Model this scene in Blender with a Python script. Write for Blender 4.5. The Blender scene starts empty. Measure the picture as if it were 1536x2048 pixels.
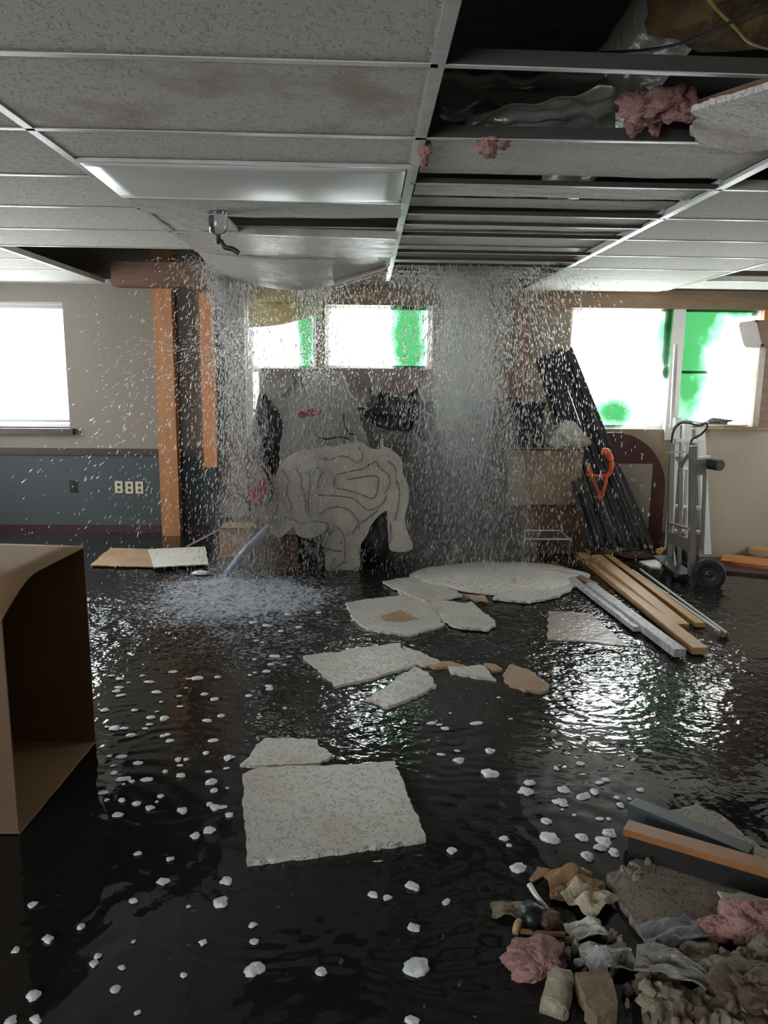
import bpy, bmesh, math, random
import numpy as np
from mathutils import Vector, Matrix, noise, Euler

random.seed(7)
R = random.Random(11)
sc = bpy.context.scene
COL = sc.collection

# ------------------------------------------------------------------ camera
F = 1540.0
CAMZ = 1.57
cam_d = bpy.data.cameras.new('camera')
cam = bpy.data.objects.new('camera', cam_d); COL.objects.link(cam)
cam_d.sensor_fit = 'VERTICAL'; cam_d.sensor_height = 24.0
cam_d.lens = 24.0 * F / 2048.0
cam_d.clip_start = 0.05
PITCH, YAW, ROLL = math.radians(10.3), math.radians(1.4), math.radians(0.6)
CM = Matrix.Rotation(-YAW, 3, 'Z') @ Matrix.Rotation(math.pi / 2 - PITCH, 3, 'X') @ Matrix.Rotation(ROLL, 3, 'Z')
cam.matrix_world = Matrix.Translation((0, 0, CAMZ)) @ CM.to_4x4()
sc.camera = cam

# ------------------------------------------------------------------ light
W = bpy.data.worlds.new('sky'); sc.world = W; W.use_nodes = True
bg = W.node_tree.nodes['Background']
bg.inputs['Color'].default_value = (0.97, 0.99, 1.0, 1)
bg.inputs['Strength'].default_value = 14.0
sc.view_settings.view_transform = 'Standard'; sc.view_settings.look = 'None'
sc.view_settings.gamma = 1.0; sc.view_settings.use_curve_mapping = False
sc.view_settings.exposure = 0.0
sc.cycles.max_bounces = 14; sc.cycles.diffuse_bounces = 6; sc.cycles.glossy_bounces = 4
sc.cycles.transparent_max_bounces = 16; sc.cycles.transmission_bounces = 12; sc.cycles.volume_bounces = 1
sc.cycles.caustics_reflective = False; sc.cycles.caustics_refractive = False
sc.cycles.sample_clamp_indirect = 6.0
sc.cycles.use_denoising = True

def portal(loc, rot, sx, sy):
    l = bpy.data.lights.new('window_daylight', 'AREA'); l.shape = 'RECTANGLE'; l.size = sx; l.size_y = sy
    l.cycles.is_portal = True
    o = bpy.data.objects.new('window_daylight', l); o.location = loc; o.rotation_euler = rot; COL.objects.link(o)

# ------------------------------------------------------------------ helpers
ORG = Vector((0, 0, CAMZ))
def ray(px, py):
    return CM @ Vector(((px - 768) / F, -(py - 1024) / F, -1.0))
def onZ(px, py, z=0.05):
    d = ray(px, py); return ORG + d * ((z - CAMZ) / d.z)
def onY(px, py, y):
    d = ray(px, py); return ORG + d * (y / d.y)
WZ = 0.03           # flood water level
CZ = CAMZ + 0.76    # suspended ceiling
BY = 7.3            # back wall

def prop(o, label=None, cat=None, group=None, kind=None):
    if label: o['label'] = label
    if cat: o['category'] = cat
    if group: o['group'] = group
    if kind: o['kind'] = kind
    return o

def wloc(o):
    v = Vector((0, 0, 0))
    while o is not None:
        v += o.location; o = o.parent
    return v

def thing(name, label, cat, loc=(0, 0, 0), group=None):
    o = bpy.data.objects.new(name, None); o.empty_display_size = .05
    COL.objects.link(o); o.location = loc
    return prop(o, label, cat, group)

def add(name, bm, mat, parent=None, smooth=False, label=None, cat=None, group=None, kind=None):
    """bm in world coordinates -> one mesh object"""
    me = bpy.data.meshes.new(name)
    bm.normal_update()
    if parent is None:
        xs = [v.co.x for v in bm.verts]; ys = [v.co.y for v in bm.verts]; zs = [v.co.z for v in bm.verts]
        org = Vector(((min(xs) + max(xs)) / 2, (min(ys) + max(ys)) / 2, min(zs)))
        off = org
    else:
        org = Vector((0, 0, 0)); off = wloc(parent)
    bmesh.ops.translate(bm, verts=bm.verts, vec=-off)
    bm.to_mesh(me); bm.free()
    if smooth:
        me.polygons.foreach_set('use_smooth', [True] * len(me.polygons))
    for m in (mat if isinstance(mat, (list, tuple)) else [mat]): me.materials.append(m)
    o = bpy.data.objects.new(name, me); COL.objects.link(o)
    o.location = org
    if parent: o.parent = parent
    prop(o, label, cat, group, kind)
    return o

def box(bm, x0, x1, y0, y1, z0, z1, mi=0):
    vs = [bm.verts.new(p) for p in ((x0,y0,z0),(x1,y0,z0),(x1,y1,z0),(x0,y1,z0),(x0,y0,z1),(x1,y0,z1),(x1,y1,z1),(x0,y1,z1))]
    for f in ((0,3,2,1),(4,5,6,7),(0,1,5,4),(1,2,6,5),(2,3,7,6),(3,0,4,7)):
        fc = bm.faces.new([vs[i] for i in f]); fc.material_index = mi
    return vs

def beam(bm, a, b, w, h, up=(0, 0, 1)):
    a = Vector(a); b = Vector(b); d = (b - a).normalized(); up = Vector(up)
    s = d.cross(up)
    if s.length < 1e-4: s = d.cross(Vector((1, 0, 0)))
    s.normalize(); u = s.cross(d).normalized()
    vs = []
    for p in (a, b):
        for i, j in ((-1,-1),(1,-1),(1,1),(-1,1)):
            vs.append(bm.verts.new(p + s * (w/2*i) + u * (h/2*j)))
    for f in ((0,1,2,3),(7,6,5,4),(0,4,5,1),(1,5,6,2),(2,6,7,3),(3,7,4,0)):
        bm.faces.new([vs[i] for i in f])
    return vs

def tube(bm, pts, r, n=8, closed=False, r1=None):
    pts = [Vector(p) for p in pts]; N = len(pts); rings = []
    ref = Vector((0, 0, 1))
    for i, p in enumerate(pts):
        if closed: t = pts[(i+1) % N] - pts[i-1]
        else: t = pts[min(i+1, N-1)] - pts[max(i-1, 0)]
        t.normalize()
        s = t.cross(ref)
        if s.length < 0.2: s = t.cross(Vector((0, 1, 0)))
        s.normalize(); u = t.cross(s)
        rr = r if r1 is None else r + (r1 - r) * i / (N - 1)
        rings.append([bm.verts.new(p + (s * math.cos(a) + u * math.sin(a)) * rr) for a in (2*math.pi*k/n for k in range(n))])
    for i in range(N if closed else N - 1):
        A, B = rings[i], rings[(i+1) % N]
        for k in range(n): bm.faces.new((A[k], A[(k+1) % n], B[(k+1) % n], B[k]))
    if not closed:
        bm.faces.new(rings[0][::-1]); bm.faces.new(rings[-1])

def smooth_path(pts, k=6):
    pts = [Vector(p) for p in pts]; out = []
    P = [pts[0]] + pts + [pts[-1]]
    for i in range(1, len(P) - 2):
        for j in range(k):
            t = j / k
            p0, p1, p2, p3 = P[i-1], P[i], P[i+1], P[i+2]
            out.append(0.5 * ((2*p1) + (p2-p0)*t + (2*p0-5*p1+4*p2-p3)*t*t + (3*p1-p0-3*p2+p3)*t**3))
    out.append(pts[-1]); return out

def jagged(pts, amp, seg=0.02, rng=R, wob=None):
    """roughen a closed outline of Vectors"""
    out = []
    n = len(pts)
    for i in range(n):
        a, b = pts[i], pts[(i+1) % n]
        L = (b - a).length; k = max(1, int(L / seg))
        d = (b - a).normalized()
        for j in range(k):
            p = a.lerp(b, j / k)
            if j: p = p + Vector((-d.y, d.x, 0)) * (rng.uniform(-amp, amp) + 2.6*amp*noise.noise(p*9)*math.sin(math.pi*j/k)) + Vector((0, 0, rng.uniform(-amp, amp) * .2))
            out.append(p)
    return out

def slab_bm(pts, vec):
    bm = bmesh.new(); vec = Vector(vec)
    t = [bm.verts.new(p) for p in pts]; b = [bm.verts.new(Vector(p) + vec) for p in pts]
    n = len(pts)
    nrm = Vector((0, 0, 0))
    for i in range(n):
        nrm += Vector(pts[i]).cross(Vector(pts[(i+1) % n]))
    flip = nrm.dot(vec) > 0
    f1 = bm.faces.new(t if not flip else t[::-1]); f2 = bm.faces.new(b[::-1] if not flip else b)
    for i in range(n):
        q = (t[i], b[i], b[(i+1) % n], t[(i+1) % n])
        bm.faces.new(q if not flip else q[::-1])
    bmesh.ops.triangulate(bm, faces=[f1, f2])
    return bm

def sheet_bm(f, nu, nv, th):
    """f(u,v)->Vector, thickness th downwards along the sheet normal"""
    bm = bmesh.new(); G = [[Vector(f(i/nu, j/nv)) for j in range(nv+1)] for i in range(nu+1)]
    T = [[None]*(nv+1) for _ in range(nu+1)]; B = [[None]*(nv+1) for _ in range(nu+1)]
    for i in range(nu+1):
        for j in range(nv+1):
            du = G[min(i+1, nu)][j] - G[max(i-1, 0)][j]; dv = G[i][min(j+1, nv)] - G[i][max(j-1, 0)]
            n = du.cross(dv).normalized()
            T[i][j] = bm.verts.new(G[i][j]); B[i][j] = bm.verts.new(G[i][j] - n*th)
    for i in range(nu):
        for j in range(nv):
            bm.faces.new((T[i][j], T[i+1][j], T[i+1][j+1], T[i][j+1]))
            bm.faces.new((B[i][j], B[i][j+1], B[i+1][j+1], B[i+1][j]))
    for i in range(nu):
        bm.faces.new((T[i][0], B[i][0], B[i+1][0], T[i+1][0])); bm.faces.new((T[i][nv], T[i+1][nv], B[i+1][nv], B[i][nv]))
    for j in range(nv):
        bm.faces.new((T[0][j], T[0][j+1], B[0][j+1], B[0][j])); bm.faces.new((T[nu][j], B[nu][j], B[nu][j+1], T[nu][j+1]))
    return bm

def lump_bm(c, size, seed=0, amp=.3, sub=3, freq=1.5, rz=0.0, flat=False):
    bm = bmesh.new(); bmesh.ops.create_icosphere(bm, subdivisions=sub, radius=1)
    o = Vector((seed*7.3, seed*3.1, seed*1.7)); rot = Matrix.Rotation(rz, 3, 'Z')
    for v in bm.verts:
        n = noise.noise(v.co*freq + o) + .5*noise.noise(v.co*freq*2.3 + o) + .25*noise.noise(v.co*freq*5 + o)
        p = v.co * (1 + amp*n)
        p = Vector((p.x*size[0]/2, p.y*size[1]/2, p.z*size[2]/2))
        v.co = rot @ p + Vector(c)
    return bm

# ------------------------------------------------------------------ materials
def mat(name, col, rough=.7, col2=None, vs=3.0, vlo=.35, vhi=.65, bump=0.0, bs=40.0, bd=.01, metal=0.0, detail=5,
        stretch=(1, 1, 1), trans=0.0, spec=.5, emit=None, alpha=None, distort=0.0):
    m = bpy.data.materials.new(name); m.use_nodes = True; nt = m.node_tree; b = nt.nodes['Principled BSDF']
    b.inputs['Base Color'].default_value = (*col, 1); b.inputs['Roughness'].default_value = rough
    b.inputs['Metallic'].default_value = metal; b.inputs['Specular IOR Level'].default_value = spec
    b.inputs['Transmission Weight'].default_value = trans
    tc = nt.nodes.new('ShaderNodeTexCoord'); mp = nt.nodes.new('ShaderNodeMapping'); mp.inputs['Scale'].default_value = stretch
    nt.links.new(tc.outputs['Object'], mp.inputs['Vector'])
    if col2 is not None:
        n = nt.nodes.new('ShaderNodeTexNoise'); n.inputs['Scale'].default_value = vs; n.inputs['Detail'].default_value = detail
        n.inputs['Distortion'].default_value = distort
        nt.links.new(mp.outputs[0], n.inputs['Vector'])
        r = nt.nodes.new('ShaderNodeValToRGB'); r.color_ramp.elements[0].position = vlo; r.color_ramp.elements[1].position = vhi
        r.color_ramp.elements[0].color = (*col, 1); r.color_ramp.elements[1].color = (*col2, 1)
        nt.links.new(n.outputs['Fac'], r.inputs['Fac']); nt.links.new(r.outputs['Color'], b.inputs['Base Color'])
    if bump:
        n2 = nt.nodes.new('ShaderNodeTexNoise'); n2.inputs['Scale'].default_value = bs; n2.inputs['Detail'].default_value = 4
        nt.links.new(mp.outputs[0], n2.inputs['Vector'])
        bp = nt.nodes.new('ShaderNodeBump'); bp.inputs['Strength'].default_value = bump; bp.inputs['Distance'].default_value = bd
        nt.links.new(n2.outputs['Fac'], bp.inputs['Height']); nt.links.new(bp.outputs['Normal'], b.inputs['Normal'])
    return m

def tile_mat(name, col, stain=None, amt=.5, wet=.8):
    """mineral fibre ceiling tile with worm-like fissures"""
    m = mat(name, col, wet); nt = m.node_tree; b = nt.nodes['Principled BSDF']
    tc = nt.nodes.new('ShaderNodeTexCoord')
    n = nt.nodes.new('ShaderNodeTexNoise'); n.inputs['Scale'].default_value = 48; n.inputs['Detail'].default_value = 2.0; n.inputs['Distortion'].default_value = 1.4
    nt.links.new(tc.outputs['Object'], n.inputs['Vector'])
    r = nt.nodes.new('ShaderNodeValToRGB'); e = r.color_ramp.elements
    e[0].position = .33; e[0].color = (0, 0, 0, 1); e[1].position = .44; e[1].color = (1, 1, 1, 1)
    nt.links.new(n.outputs['Fac'], r.inputs['Fac'])
    bp = nt.nodes.new('ShaderNodeBump'); bp.inputs['Strength'].default_value = .9; bp.inputs['Distance'].default_value = .006
    nt.links.new(r.outputs['Color'], bp.inputs['Height']); nt.links.new(bp.outputs['Normal'], b.inputs['Normal'])
    mx = nt.nodes.new('ShaderNodeMix'); mx.data_type = 'RGBA'
    mx.inputs['A'].default_value = (col[0]*.8, col[1]*.79, col[2]*.78, 1); mx.inputs['B'].default_value = (*col, 1)
    nt.links.new(r.outputs['Color'], mx.inputs['Factor'])
    last = mx.outputs['Result']
    if stain:
        n3 = nt.nodes.new('ShaderNodeTexNoise'); n3.inputs['Scale'].default_value = 3.2; n3.inputs['Detail'].default_value = 3
        nt.links.new(tc.outputs['Object'], n3.inputs['Vector'])
        r3 = nt.nodes.new('ShaderNodeValToRGB'); r3.color_ramp.elements[0].position = .5; r3.color_ramp.elements[1].position = .68
        nt.links.new(n3.outputs['Fac'], r3.inputs['Fac'])
        mu = nt.nodes.new('ShaderNodeMath'); mu.operation = 'MULTIPLY'; mu.inputs[1].default_value = amt
        nt.links.new(r3.outputs['Color'], mu.inputs[0])
        m2 = nt.nodes.new('ShaderNodeMix'); m2.data_type = 'RGBA'; m2.inputs['B'].default_value = (*stain, 1)
        nt.links.new(mu.outputs[0], m2.inputs['Factor']); nt.links.new(last, m2.inputs['A']); last = m2.outputs['Result']
    nt.links.new(last, b.inputs['Base Color'])
    return m

def wood(name, c1, c2, scale=(1, 1, 12), rough=.6):
    return mat(name, c1, rough, c2, vs=4, vlo=.3, vhi=.7, bump=.25, bs=12, bd=.004, stretch=scale, distort=.6)

def film_mat(name, blobs, clear=.82, tint=(1, 1, 1)):
    """cloudy plastic film; green sheeting patches behind it at (x, z, rx, rz)"""
    m = bpy.data.materials.new(name); m.use_nodes = True; nt = m.node_tree; nt.nodes.clear()
    out = nt.nodes.new('ShaderNodeOutputMaterial')
    tr = nt.nodes.new('ShaderNodeBsdfTransparent'); tl = nt.nodes.new('ShaderNodeBsdfTranslucent'); mx = nt.nodes.new('ShaderNodeMixShader')
    mx.inputs[0].default_value = 1 - clear
    geo = nt.nodes.new('ShaderNodeNewGeometry'); sep = nt.nodes.new('ShaderNodeSeparateXYZ'); nt.links.new(geo.outputs['Position'], sep.inputs[0])
    nz = nt.nodes.new('ShaderNodeTexNoise'); nz.inputs['Scale'].default_value = 5; nz.inputs['Detail'].default_value = 4; nt.links.new(geo.outputs['Position'], nz.inputs['Vector'])
    def M(op, a, b=None):
        n = nt.nodes.new('ShaderNodeMath'); n.operation = op
        for i, v in enumerate((a, b)):
            if v is None: continue
            if isinstance(v, (int, float)): n.inputs[i].default_value = v
            else: nt.links.new(v, n.inputs[i])
        return n.outputs[0]
    tot = None
    for (bx, bz, rx, rz) in blobs:
        dx = M('DIVIDE', M('SUBTRACT', sep.outputs['X'], bx), rx); dz = M('DIVIDE', M('SUBTRACT', sep.outputs['Z'], bz), rz)
        d = M('ADD', M('MULTIPLY', dx, dx), M('MULTIPLY', dz, dz))
        v = M('SUBTRACT', 1.0, d); tot = v if tot is None else M('MAXIMUM', tot, v)
    rp = nt.nodes.new('ShaderNodeValToRGB'); rp.color_ramp.elements[0].position = .0; rp.color_ramp.elements[1].position = 1.0; _e = rp.color_ramp.elements.new(.45); _e.color = (.07, .17, .10, 1); rp.color_ramp.interpolation = 'EASE'
    rp.color_ramp.elements[0].color = (*tint, 1); rp.color_ramp.elements[2].color = (0.012, 0.06, 0.02, 1)
    if tot is None: rp.inputs['Fac'].default_value = 0
    else:
        s = M('ADD', M('MULTIPLY', tot, 1.15), M('MULTIPLY', M('SUBTRACT', nz.outputs['Fac'], .5), 1.5)); nt.links.new(s, rp.inputs['Fac'])
    nt.links.new(rp.outputs['Color'], tr.inputs['Color']); nt.links.new(rp.outputs['Color'], tl.inputs['Color'])
    nt.links.new(tr.outputs[0], mx.inputs[1]); nt.links.new(tl.outputs[0], mx.inputs[2]); nt.links.new(mx.outputs[0], out.inputs['Surface'])
    return m

M_tile = tile_mat('ceiling_tile_grey', (.65, .635, .605))
M_tile_st = tile_mat('ceiling_tile_stained', (.65, .635, .605), (.42, .31, .23), .75)
M_tile_lit = tile_mat('ceiling_tile_lit', (.74, .73, .68))  # lighter tile copy, brightness near the windows put into its colour
M_tile_wet = tile_mat('soaked_ceiling_tile', (.66, .64, .58), (.40, .34, .26), .35, .35)
M_tile_dirty = tile_mat('muddy_ceiling_tile', (.33, .285, .225), (.17, .13, .09), .7, .6)
M_tee = mat('white_enamel', (.72, .73, .71), .35, (.6, .6, .57), vs=9, bump=.05)
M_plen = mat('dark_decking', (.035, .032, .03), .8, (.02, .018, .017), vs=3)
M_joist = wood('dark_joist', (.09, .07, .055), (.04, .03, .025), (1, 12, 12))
M_wall = mat('beige_grey_paint', (.40, .34, .265), .75, (.35, .30, .23), vs=1.6, bump=.15, bs=60, bd=.003)
M_wallb = mat('tan_plaster', (.42, .35, .27), .8, (.33, .27, .20), vs=2.5, bump=.3, bs=25, bd=.004)
M_side = mat('side_wall_paint', (.55, .52, .47), .8, (.50, .47, .43), vs=2)
M_maroon = wood('maroon_trim', (.055, .022, .022), (.03, .012, .012), (12, 1, 1), .4)
M_floor = mat('soaked_carpet', (.03, .03, .03), .9, (.02, .02, .02), vs=10)
M_orange = wood('orange_lit_pine', (.62, .25, .085), (.44, .16, .05), (1, 1, .15), .45)  # orange glow of window light on plank and jamb put into the colour
M_post = wood('amber_pine', (.47, .22, .09), (.36, .155, .06), (6, 6, .4), .5)
M_brown = wood('brown_wood', (.20, .11, .065), (.12, .065, .04), (1, 8, 8), .55)
M_tanw = wood('tan_board', (.58, .37, .18), (.44, .26, .12), (2, 2, 2), .4)
M_header = wood('header_wood', (.34, .24, .15), (.24, .16, .10), (1, 6, 6), .6)
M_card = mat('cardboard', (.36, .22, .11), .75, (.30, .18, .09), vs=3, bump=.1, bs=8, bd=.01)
M_cardin = mat('shaded_cardboard_inside', (.20, .11, .05), .8, (.15, .085, .04), vs=4)  # darker cardboard copy with the shade inside the box in its colour
M_paper = mat('kraft_paper_brown', (.45, .31, .19), .7, (.36, .24, .14), vs=5)
M_white = mat('white_board', (.74, .73, .66), .6, (.66, .65, .58), vs=4, bump=.1, bs=20)
M_cow1 = mat('cream_painted_foam', (.58, .54, .465), .7, (.50, .47, .41), vs=3, bump=.2, bs=30, bd=.003)
M_cow2 = mat('grey_painted_foam', (.38, .37, .35), .75, (.30, .29, .275), vs=3, bump=.2, bs=30)
M_cow3 = mat('dark_grey_painted_foam', (.17, .165, .16), .75, (.12, .12, .115), vs=3, bump=.2, bs=30)
M_line = mat('dark_outline_paint', (.20, .18, .155), .8, (.27, .25, .21), vs=12)
M_lineb = mat('black_paint', (.012, .012, .012), .5)
M_snout = mat('pinkish_grey_paint', (.42, .36, .33), .6, (.34, .29, .28), vs=8)
M_red = mat('red_cloth', (.42, .018, .03), .6, (.30, .012, .02), vs=9, bump=.4, bs=30)
M_blk = mat('black_plastic', (.012, .013, .015), .35, (.025, .026, .028), vs=10, bump=.3, bs=14, bd=.02)
M_blkm = mat('black_metal', (.03, .032, .034), .4, (.06, .062, .065), vs=18, metal=.3)
M_grym = mat('grey_metal', (.30, .31, .31), .4, metal=.6)
M_alu = mat('brushed_aluminium', (.42, .41, .39), .38, (.34, .33, .32), vs=6, metal=.75, stretch=(6, 6, 1))
M_alul = mat('pale_metal', (.78, .79, .75), .35, metal=.2)
M_rub = mat('black_rubber', (.012, .012, .012), .65, bump=.3, bs=60)
M_pink = mat('pink_fibreglass', (.50, .29, .27), .95, (.36, .19, .18), vs=22, bump=.9, bs=60, bd=.02)
M_foil = mat('silver_foil', (.80, .82, .78), .3, (.62, .63, .58), vs=5, metal=.45, bump=.7, bs=16, bd=.02)
M_foam = mat('wet_white_foam', (.80, .83, .86), .35, (.68, .71, .75), vs=30, bump=.5, bs=80, bd=.004)
M_plast = mat('dirty_plaster', (.28, .235, .18), .7, (.16, .125, .09), vs=18, bump=.9, bs=45, bd=.01)
M_ivory = mat('ivory_plastic', (.60, .55, .40), .4)
M_diff = mat('acrylic_diffuser', (.80, .84, .80), .35, (.76, .80, .77), vs=2)
M_strap = mat('orange_webbing', (.75, .12, .03), .6, (.6, .08, .02), vs=12)
M_clear = mat('clear_plastic', (.9, .93, .93), .08, trans=.95)
M_drape = mat('cream_fabric', (.62, .56, .33), .8, (.5, .44, .25), vs=5)
nt = M_drape.node_tree
_tl = nt.nodes.new('ShaderNodeBsdfTranslucent'); _tl.inputs['Color'].default_value = (.62, .54, .22, 1)
_mx = nt.nodes.new('ShaderNodeMixShader'); _mx.inputs[0].default_value = .18
nt.links.new(nt.nodes['Principled BSDF'].outputs[0], _mx.inputs[1]); nt.links.new(_tl.outputs[0], _mx.inputs[2]); nt.links.new(_mx.outputs[0], nt.nodes['Material Output'].inputs['Surface'])
M_glass = bpy.data.materials.new('window_glass'); M_glass.use_nodes = True
nt = M_glass.node_tree; nt.nodes.clear(); _o = nt.nodes.new('ShaderNodeOutputMaterial'); _t = nt.nodes.new('ShaderNodeBsdfTransparent'); _g = nt.nodes.new('ShaderNodeBsdfGlossy')
_g.inputs['Roughness'].default_value = .02; _m = nt.nodes.new('ShaderNodeMixShader'); _m.inputs[0].default_value = .06; _t.inputs['Color'].default_value = (.95, .98, .97, 1)
nt.links.new(_t.outputs[0], _m.inputs[1]); nt.links.new(_g.outputs[0], _m.inputs[2]); nt.links.new(_m.outputs[0], _o.inputs['Surface'])
# falling drops: bright, light passes through
M_drop = bpy.data.materials.new('falling_water'); M_drop.use_nodes = True
nt = M_drop.node_tree; nt.nodes.clear(); _o = nt.nodes.new('ShaderNodeOutputMaterial')
_t = nt.nodes.new('ShaderNodeBsdfTranslucent'); _t.inputs['Color'].default_value = (1, 1, .98, 1)
_g = nt.nodes.new('ShaderNodeBsdfGlossy'); _g.inputs['Roughness'].default_value = .2; _g.inputs['Color'].default_value = (1, 1, .98, 1)
_r = nt.nodes.new('ShaderNodeBsdfRefraction'); _r.inputs['IOR'].default_value = 1.33; _r.inputs['Roughness'].default_value = 0.0
_p = nt.nodes.new('ShaderNodeBsdfTransparent')
def _mix(f, a_, b_):
    m_ = nt.nodes.new('ShaderNodeMixShader'); m_.inputs[0].default_value = f; nt.links.new(a_, m_.inputs[1]); nt.links.new(b_, m_.inputs[2]); return m_.outputs[0]
_x = _mix(.30, _t.outputs[0], _g.outputs[0]); _x = _mix(.45, _x, _r.outputs[0]); _x = _mix(.12, _x, _p.outputs[0])
nt.links.new(_x, _o.inputs['Surface'])

# two-tone paint for the left part of the back wall
def two_tone():
    m = mat('painted_wall_with_wainscot', (.5, .45, .4), .7, bump=.12, bs=50, bd=.003); nt = m.node_tree; b = nt.nodes['Principled BSDF']
    geo = nt.nodes.new('ShaderNodeNewGeometry'); sep = nt.nodes.new('ShaderNodeSeparateXYZ'); nt.links.new(geo.outputs['Position'], sep.inputs[0])
    gt = nt.nodes.new('ShaderNodeMath'); gt.operation = 'GREATER_THAN'; gt.inputs[1].default_value = .79; nt.links.new(sep.outputs['Z'], gt.inputs[0])
    nz = nt.nodes.new('ShaderNodeTexNoise'); nz.inputs['Scale'].default_value = 2; nt.links.new(geo.outputs['Position'], nz.inputs['Vector'])
    def cm(a, c):
        x = nt.nodes.new('ShaderNodeMix'); x.data_type = 'RGBA'; x.inputs['A'].default_value = (*a, 1); x.inputs['B'].default_value = (*c, 1); nt.links.new(nz.outputs['Fac'], x.inputs['Factor']); return x.outputs['Result']
    lo = cm((.06, .075, .08), (.05, .066, .072)); hi = cm((.25, .222, .19), (.215, .19, .163))
    x = nt.nodes.new('ShaderNodeMix'); x.data_type = 'RGBA'; nt.links.new(gt.outputs[0], x.inputs['Factor']); nt.links.new(lo, x.inputs['A']); nt.links.new(hi, x.inputs['B'])
    nt.links.new(x.outputs['Result'], b.inputs['Base Color'])
    return m
M_two = two_tone()

# ------------------------------------------------------------------ room shell
XL, XR, YB = -4.3, 4.5, -3.2
RH = 2.95
bm = bmesh.new(); box(bm, XL-.2, XR+.2, YB-.2, BY+.6, -.1, 0); add('floor', bm, M_floor, kind='structure')
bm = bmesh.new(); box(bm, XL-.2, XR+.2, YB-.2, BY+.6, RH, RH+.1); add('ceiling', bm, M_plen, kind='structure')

def holed(name, a0, a1, z0, z1, p0, p1, holes, m, axis='Y', kind='structure'):
    bm = bmesh.new(); A = sorted({a0, a1, *[h[0] for h in holes], *[h[1] for h in holes]}); Z = sorted({z0, z1, *[h[2] for h in holes], *[h[3] for h in holes]})
    for i in range(len(A)-1):
        for j in range(len(Z)-1):
            ca, cz = (A[i]+A[i+1])/2, (Z[j]+Z[j+1])/2
            if any(h[0] < ca < h[1] and h[2] < cz < h[3] for h in holes): continue
            if axis == 'Y': box(bm, A[i], A[i+1], p0, p1, Z[j], Z[j+1])
            else: box(bm, p0, p1, A[i], A[i+1], Z[j], Z[j+1])
    return add(name, bm, m, kind=kind)

def xz(px, py, y=BY):
    p = onY(px, py, y); return p.x, p.z
BY2 = BY + .18      # the stripped stretch of wall stands a little deeper
xj = xz(431, 900)[0]
# window openings (world X, Z)
w1 = (xz(0, 700)[0] - .35, xz(130, 700)[0], xz(60, 856)[1], xz(60, 604)[1])
w2 = (xz(497, 700, BY2)[0], xz(632, 700, BY2)[0], xz(560, 738, BY2)[1], xz(560, 611, BY2)[1])
w3 = (xz(651, 700, BY2)[0], xz(862, 700, BY2)[0], xz(750, 737, BY2)[1], xz(750, 611, BY2)[1])
w2b = (xz(497, 770, BY2)[0], xz(521, 770, BY2)[0], xz(510, 880, BY2)[1], w2[2])
w4 = (xz(1141, 700, BY2)[0], xz(1342, 700, BY2)[0], xz(1260, 858, BY2)[1], xz(1260, 614, BY2)[1])
w5 = (xz(1362, 700, BY2)[0], xz(1516, 700, BY2)[0], xz(1440, 858, BY2)[1], xz(1440, 616, BY2)[1])
holed('wall_left_back', XL-.2, xj, 0, RH, BY, BY+.34, [w1], M_two)
holed('wall_back', xj, XR+.2, 0, RH, BY2, BY2+.16, [w2, w2b, w3, w4, w5], M_wallb)
unseen_side_win = [(-2.2, -.8, .9, 2.1), (4.4, 6.2, .9, 2.15)]  # openings out of view, put in to admit daylight from the left
holed('wall_left', YB-.2, BY, 0, RH, XL-.2, XL, unseen_side_win, M_side, 'X')
unseen_right_win = [(4.6, 5.6, 1.0, 2.0)]  # opening out of view, put in to admit daylight from the right
holed('wall_right', YB-.2, BY2, 0, RH, XR, XR+.2, unseen_right_win, M_side, 'X')
rear = [(-3.6, -1.8, .8, 2.15)]  # opening out of view, added to fill the near ceiling with light
holed('wall_rear', XL, XR, 0, RH, YB-.2, YB, rear, M_side)
for (a, b, c, d) in unseen_side_win: portal((XL-.1, (a+b)/2, (c+d)/2), (0, math.radians(-90), 0), d-c, b-a)
for (a, b, c, d) in unseen_right_win: portal((XR+.1, (a+b)/2, (c+d)/2), (0, math.radians(90), 0), d-c, b-a)
for (a, b, c, d) in rear: portal(((a+b)/2, YB-.1, (c+d)/2), (math.radians(90), 0, 0), b-a, d-c)
for (a, b, c, d) in (w1, w2, w2b, w3, w4, w5): portal(((a+b)/2, BY2+.17, (c+d)/2), (math.radians(-90), 0, 0), b-a, d-c)

def window(n, w, y, fm, mid=None, sill=None, film=None, panes=True, fw=.03):
    f = bmesh.new(); a, b, c, d = w
    for q in ((a, a+fw, c, d), (b-fw, b, c, d), (a, b, c, c+fw), (a, b, d-fw, d)): box(f, q[0], q[1], y, y+.05, q[2], q[3])
    if mid: box(f, a, b, y+.005, y+.04, mid-.014, mid+.014)
    o = add('window_%d' % n, f, fm, kind='structure')
    if panes:
        g = bmesh.new(); box(g, a+fw, b-fw, y+.02, y+.024, c+fw, d-fw); add('window_pane', g, M_glass, o)
    if film:
        def ff(u, v):
            x = a - .02 + (b - a + .04)*u; z = c - .0 + (d - c + .03)*v
            return Vector((x, y - .09 + .012*noise.noise(Vector((x*4, z*3, n))) + .01*noise.noise(Vector((x*13, z*9, n))), z))
        g = bmesh.new(); N1, N2 = 24, 20
        V = [[g.verts.new(ff(i/N1, j/N2)) for j in range(N2+1)] for i in range(N1+1)]
        for i in range(N1):
            for j in range(N2): g.faces.new((V[i][j], V[i+1][j], V[i+1][j+1], V[i][j+1]))
        add('plastic_film', g, film, o, smooth=True)
    return o

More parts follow.
